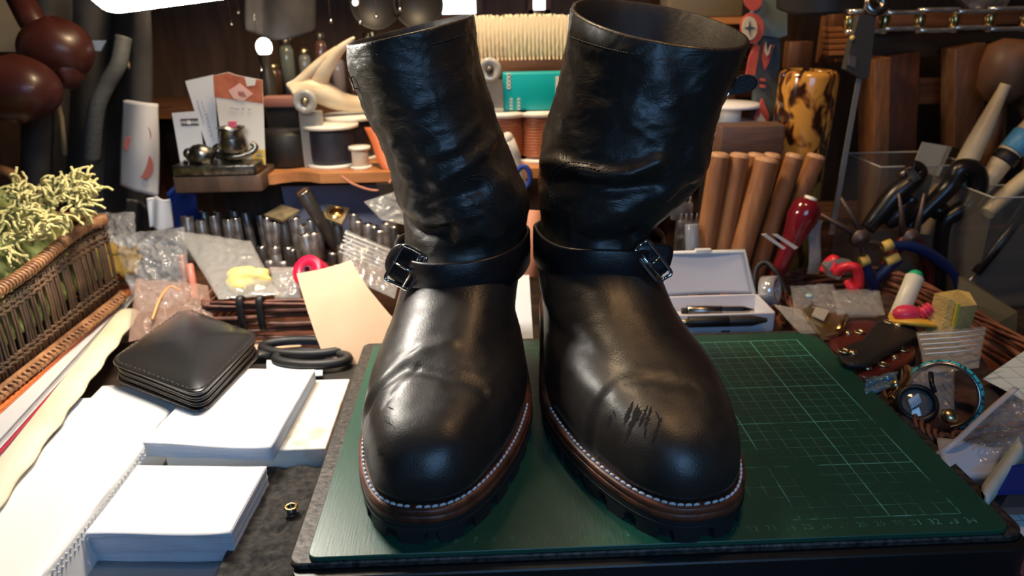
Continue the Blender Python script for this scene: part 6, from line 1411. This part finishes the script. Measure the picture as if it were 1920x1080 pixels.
film('plastic_bag', [Z(1905, 728, 1.2), Z(1990, 760, 1.0), Z(1900, 905, -1.2), Z(1742, 862, -1.4)], m_bag, 'large clear bag with white paper at the right edge', 'bag', bulge=2.2, amp=.8, fr=.4, seed=71, n=40)
m = MB(); m.tube(cat_rom([Z(1905, 728, 1.6), Z(1850, 775, 1.1), Z(1790, 830, .4), Z(1750, 858, -.6)], 8), .22, 6, flat=.5); solo('bag_seam', m, M('seam_plastic', (.75, .72, .72), .2, alpha=.6), 'thick folded edge of the large clear bag', 'bag edge')
m = MB(); m.grid(lambda u, v: Z(1760+110*u, 842+62*v+10*u, -1.2+.3*sin(u*4+v*3)) , 14, 12, thick=.8); solo('white_cloth', m, M('blue_lit_white', (.52, .58, .68), .7), 'white folded paper, blue light in its colour, inside the large clear bag', 'paper')  # white paper; the cool light falling on it is put into its colour
m = MB(); m.grid(lambda u, v: Z(1845+70*u+(20*v if 0 else 0), 915-95*u+34*v, -.4+.5*sin(pi*v)), 14, 10, thick=.2); solo('curled_paper', m, M('patterned_paper', (.62, .63, .58), .7, col2=(.45, .55, .48), ns=60), 'curled cream paper strip running up to the right edge', 'paper')
m = MB(); m.grid(lambda u, v: Z(1812+75*u, 928+40*v-14*u, -1.8+.3*sin(u*3)), 10, 8, thick=.15); solo('paper_sheet', m, m_gp, 'bent grid paper scrap beside the mat corner', 'paper')
m = MB(); P = [Z(1866, 922, -.2), Z(1866, 890, 0), Z(1873, 878, .1), Z(1925, 868, .3), Z(1960, 865, .3), Z(1960, 918, 0)]; m.prism(P, (0, 0, -.25)); solo('blue_card', m, M('royal_blue', (.012, .03, .22), .35), 'royal blue plastic card at the right edge', 'card')
m = MB(); P = [Z(1880, 912, -1), Z(1960, 905, -1), Z(1960, 950, -1.2), Z(1872, 952, -1.2)]; m.prism(P, (0, 0, -.5)); solo('brown_cover', m, M('mauve_cover', (.17, .10, .09), .5), 'brown leather cover under the royal blue card', 'cover')
t = thing('zipper_pull', 'black zipper pull with silver ring beside the mat corner', 'zipper pull', Z(1857, 962, -1.5)); m = MB(); m.lathe([(.32, -.1), (.48, -.1), (.48, .1), (.32, .1), (.32, -.1)], Z(1857, 962, -1.0), (.3, -.6, .5), 20); link('ring', m, m_chrome, t)
m = MB(); m.tube([Z(1860, 955, -1.1), Z(1872, 935, -1.1), Z(1884, 915, -1.0)], .3, 8); link('tape', m, m_blk, t)
# ================================================================== the bench lamp
m_lampglow = M('lamp_diffuser', (1, 1, 1), .5, emit=(1.0, .93, .82), es=98)
m_lampbody = M('lamp_enamel', (.55, .56, .56), .35)
R = frame(V((-.12, .40, .90)), (1, 0, 0)); lc = A(300, -30, 24.5)
lp = thing('desk_lamp', 'bright rectangular bench lamp head at the top left edge', 'lamp', (-48, 50, -4))
m = MB(); m.rbox(lc + R @ V((0, 0, .9)), (11.4, 7.2, 1.6), 1.4, R); link('lamp_head', m, m_lampbody, lp)
m = MB(); m.rbox(lc, (10.4, 6.4, .35), 1.1, R); link('diffuser', m, m_lampglow, lp)
m = MB(); m.tube(cat_rom([lc + R @ V((-4, 0, 1.6)), V((-34, 38, 40)), V((-46, 46, 34)), V((-48, 50, 6)), V((-48, 50, -3))], 6), .7, 10); link('arm', m, m_lampbody, lp)
m = MB(); m.lathe([(0, 0), (7, 0), (7, 1), (2, 1.8), (0, 1.8)], (-48, 50, -4)); link('base', m, m_lampbody, lp)
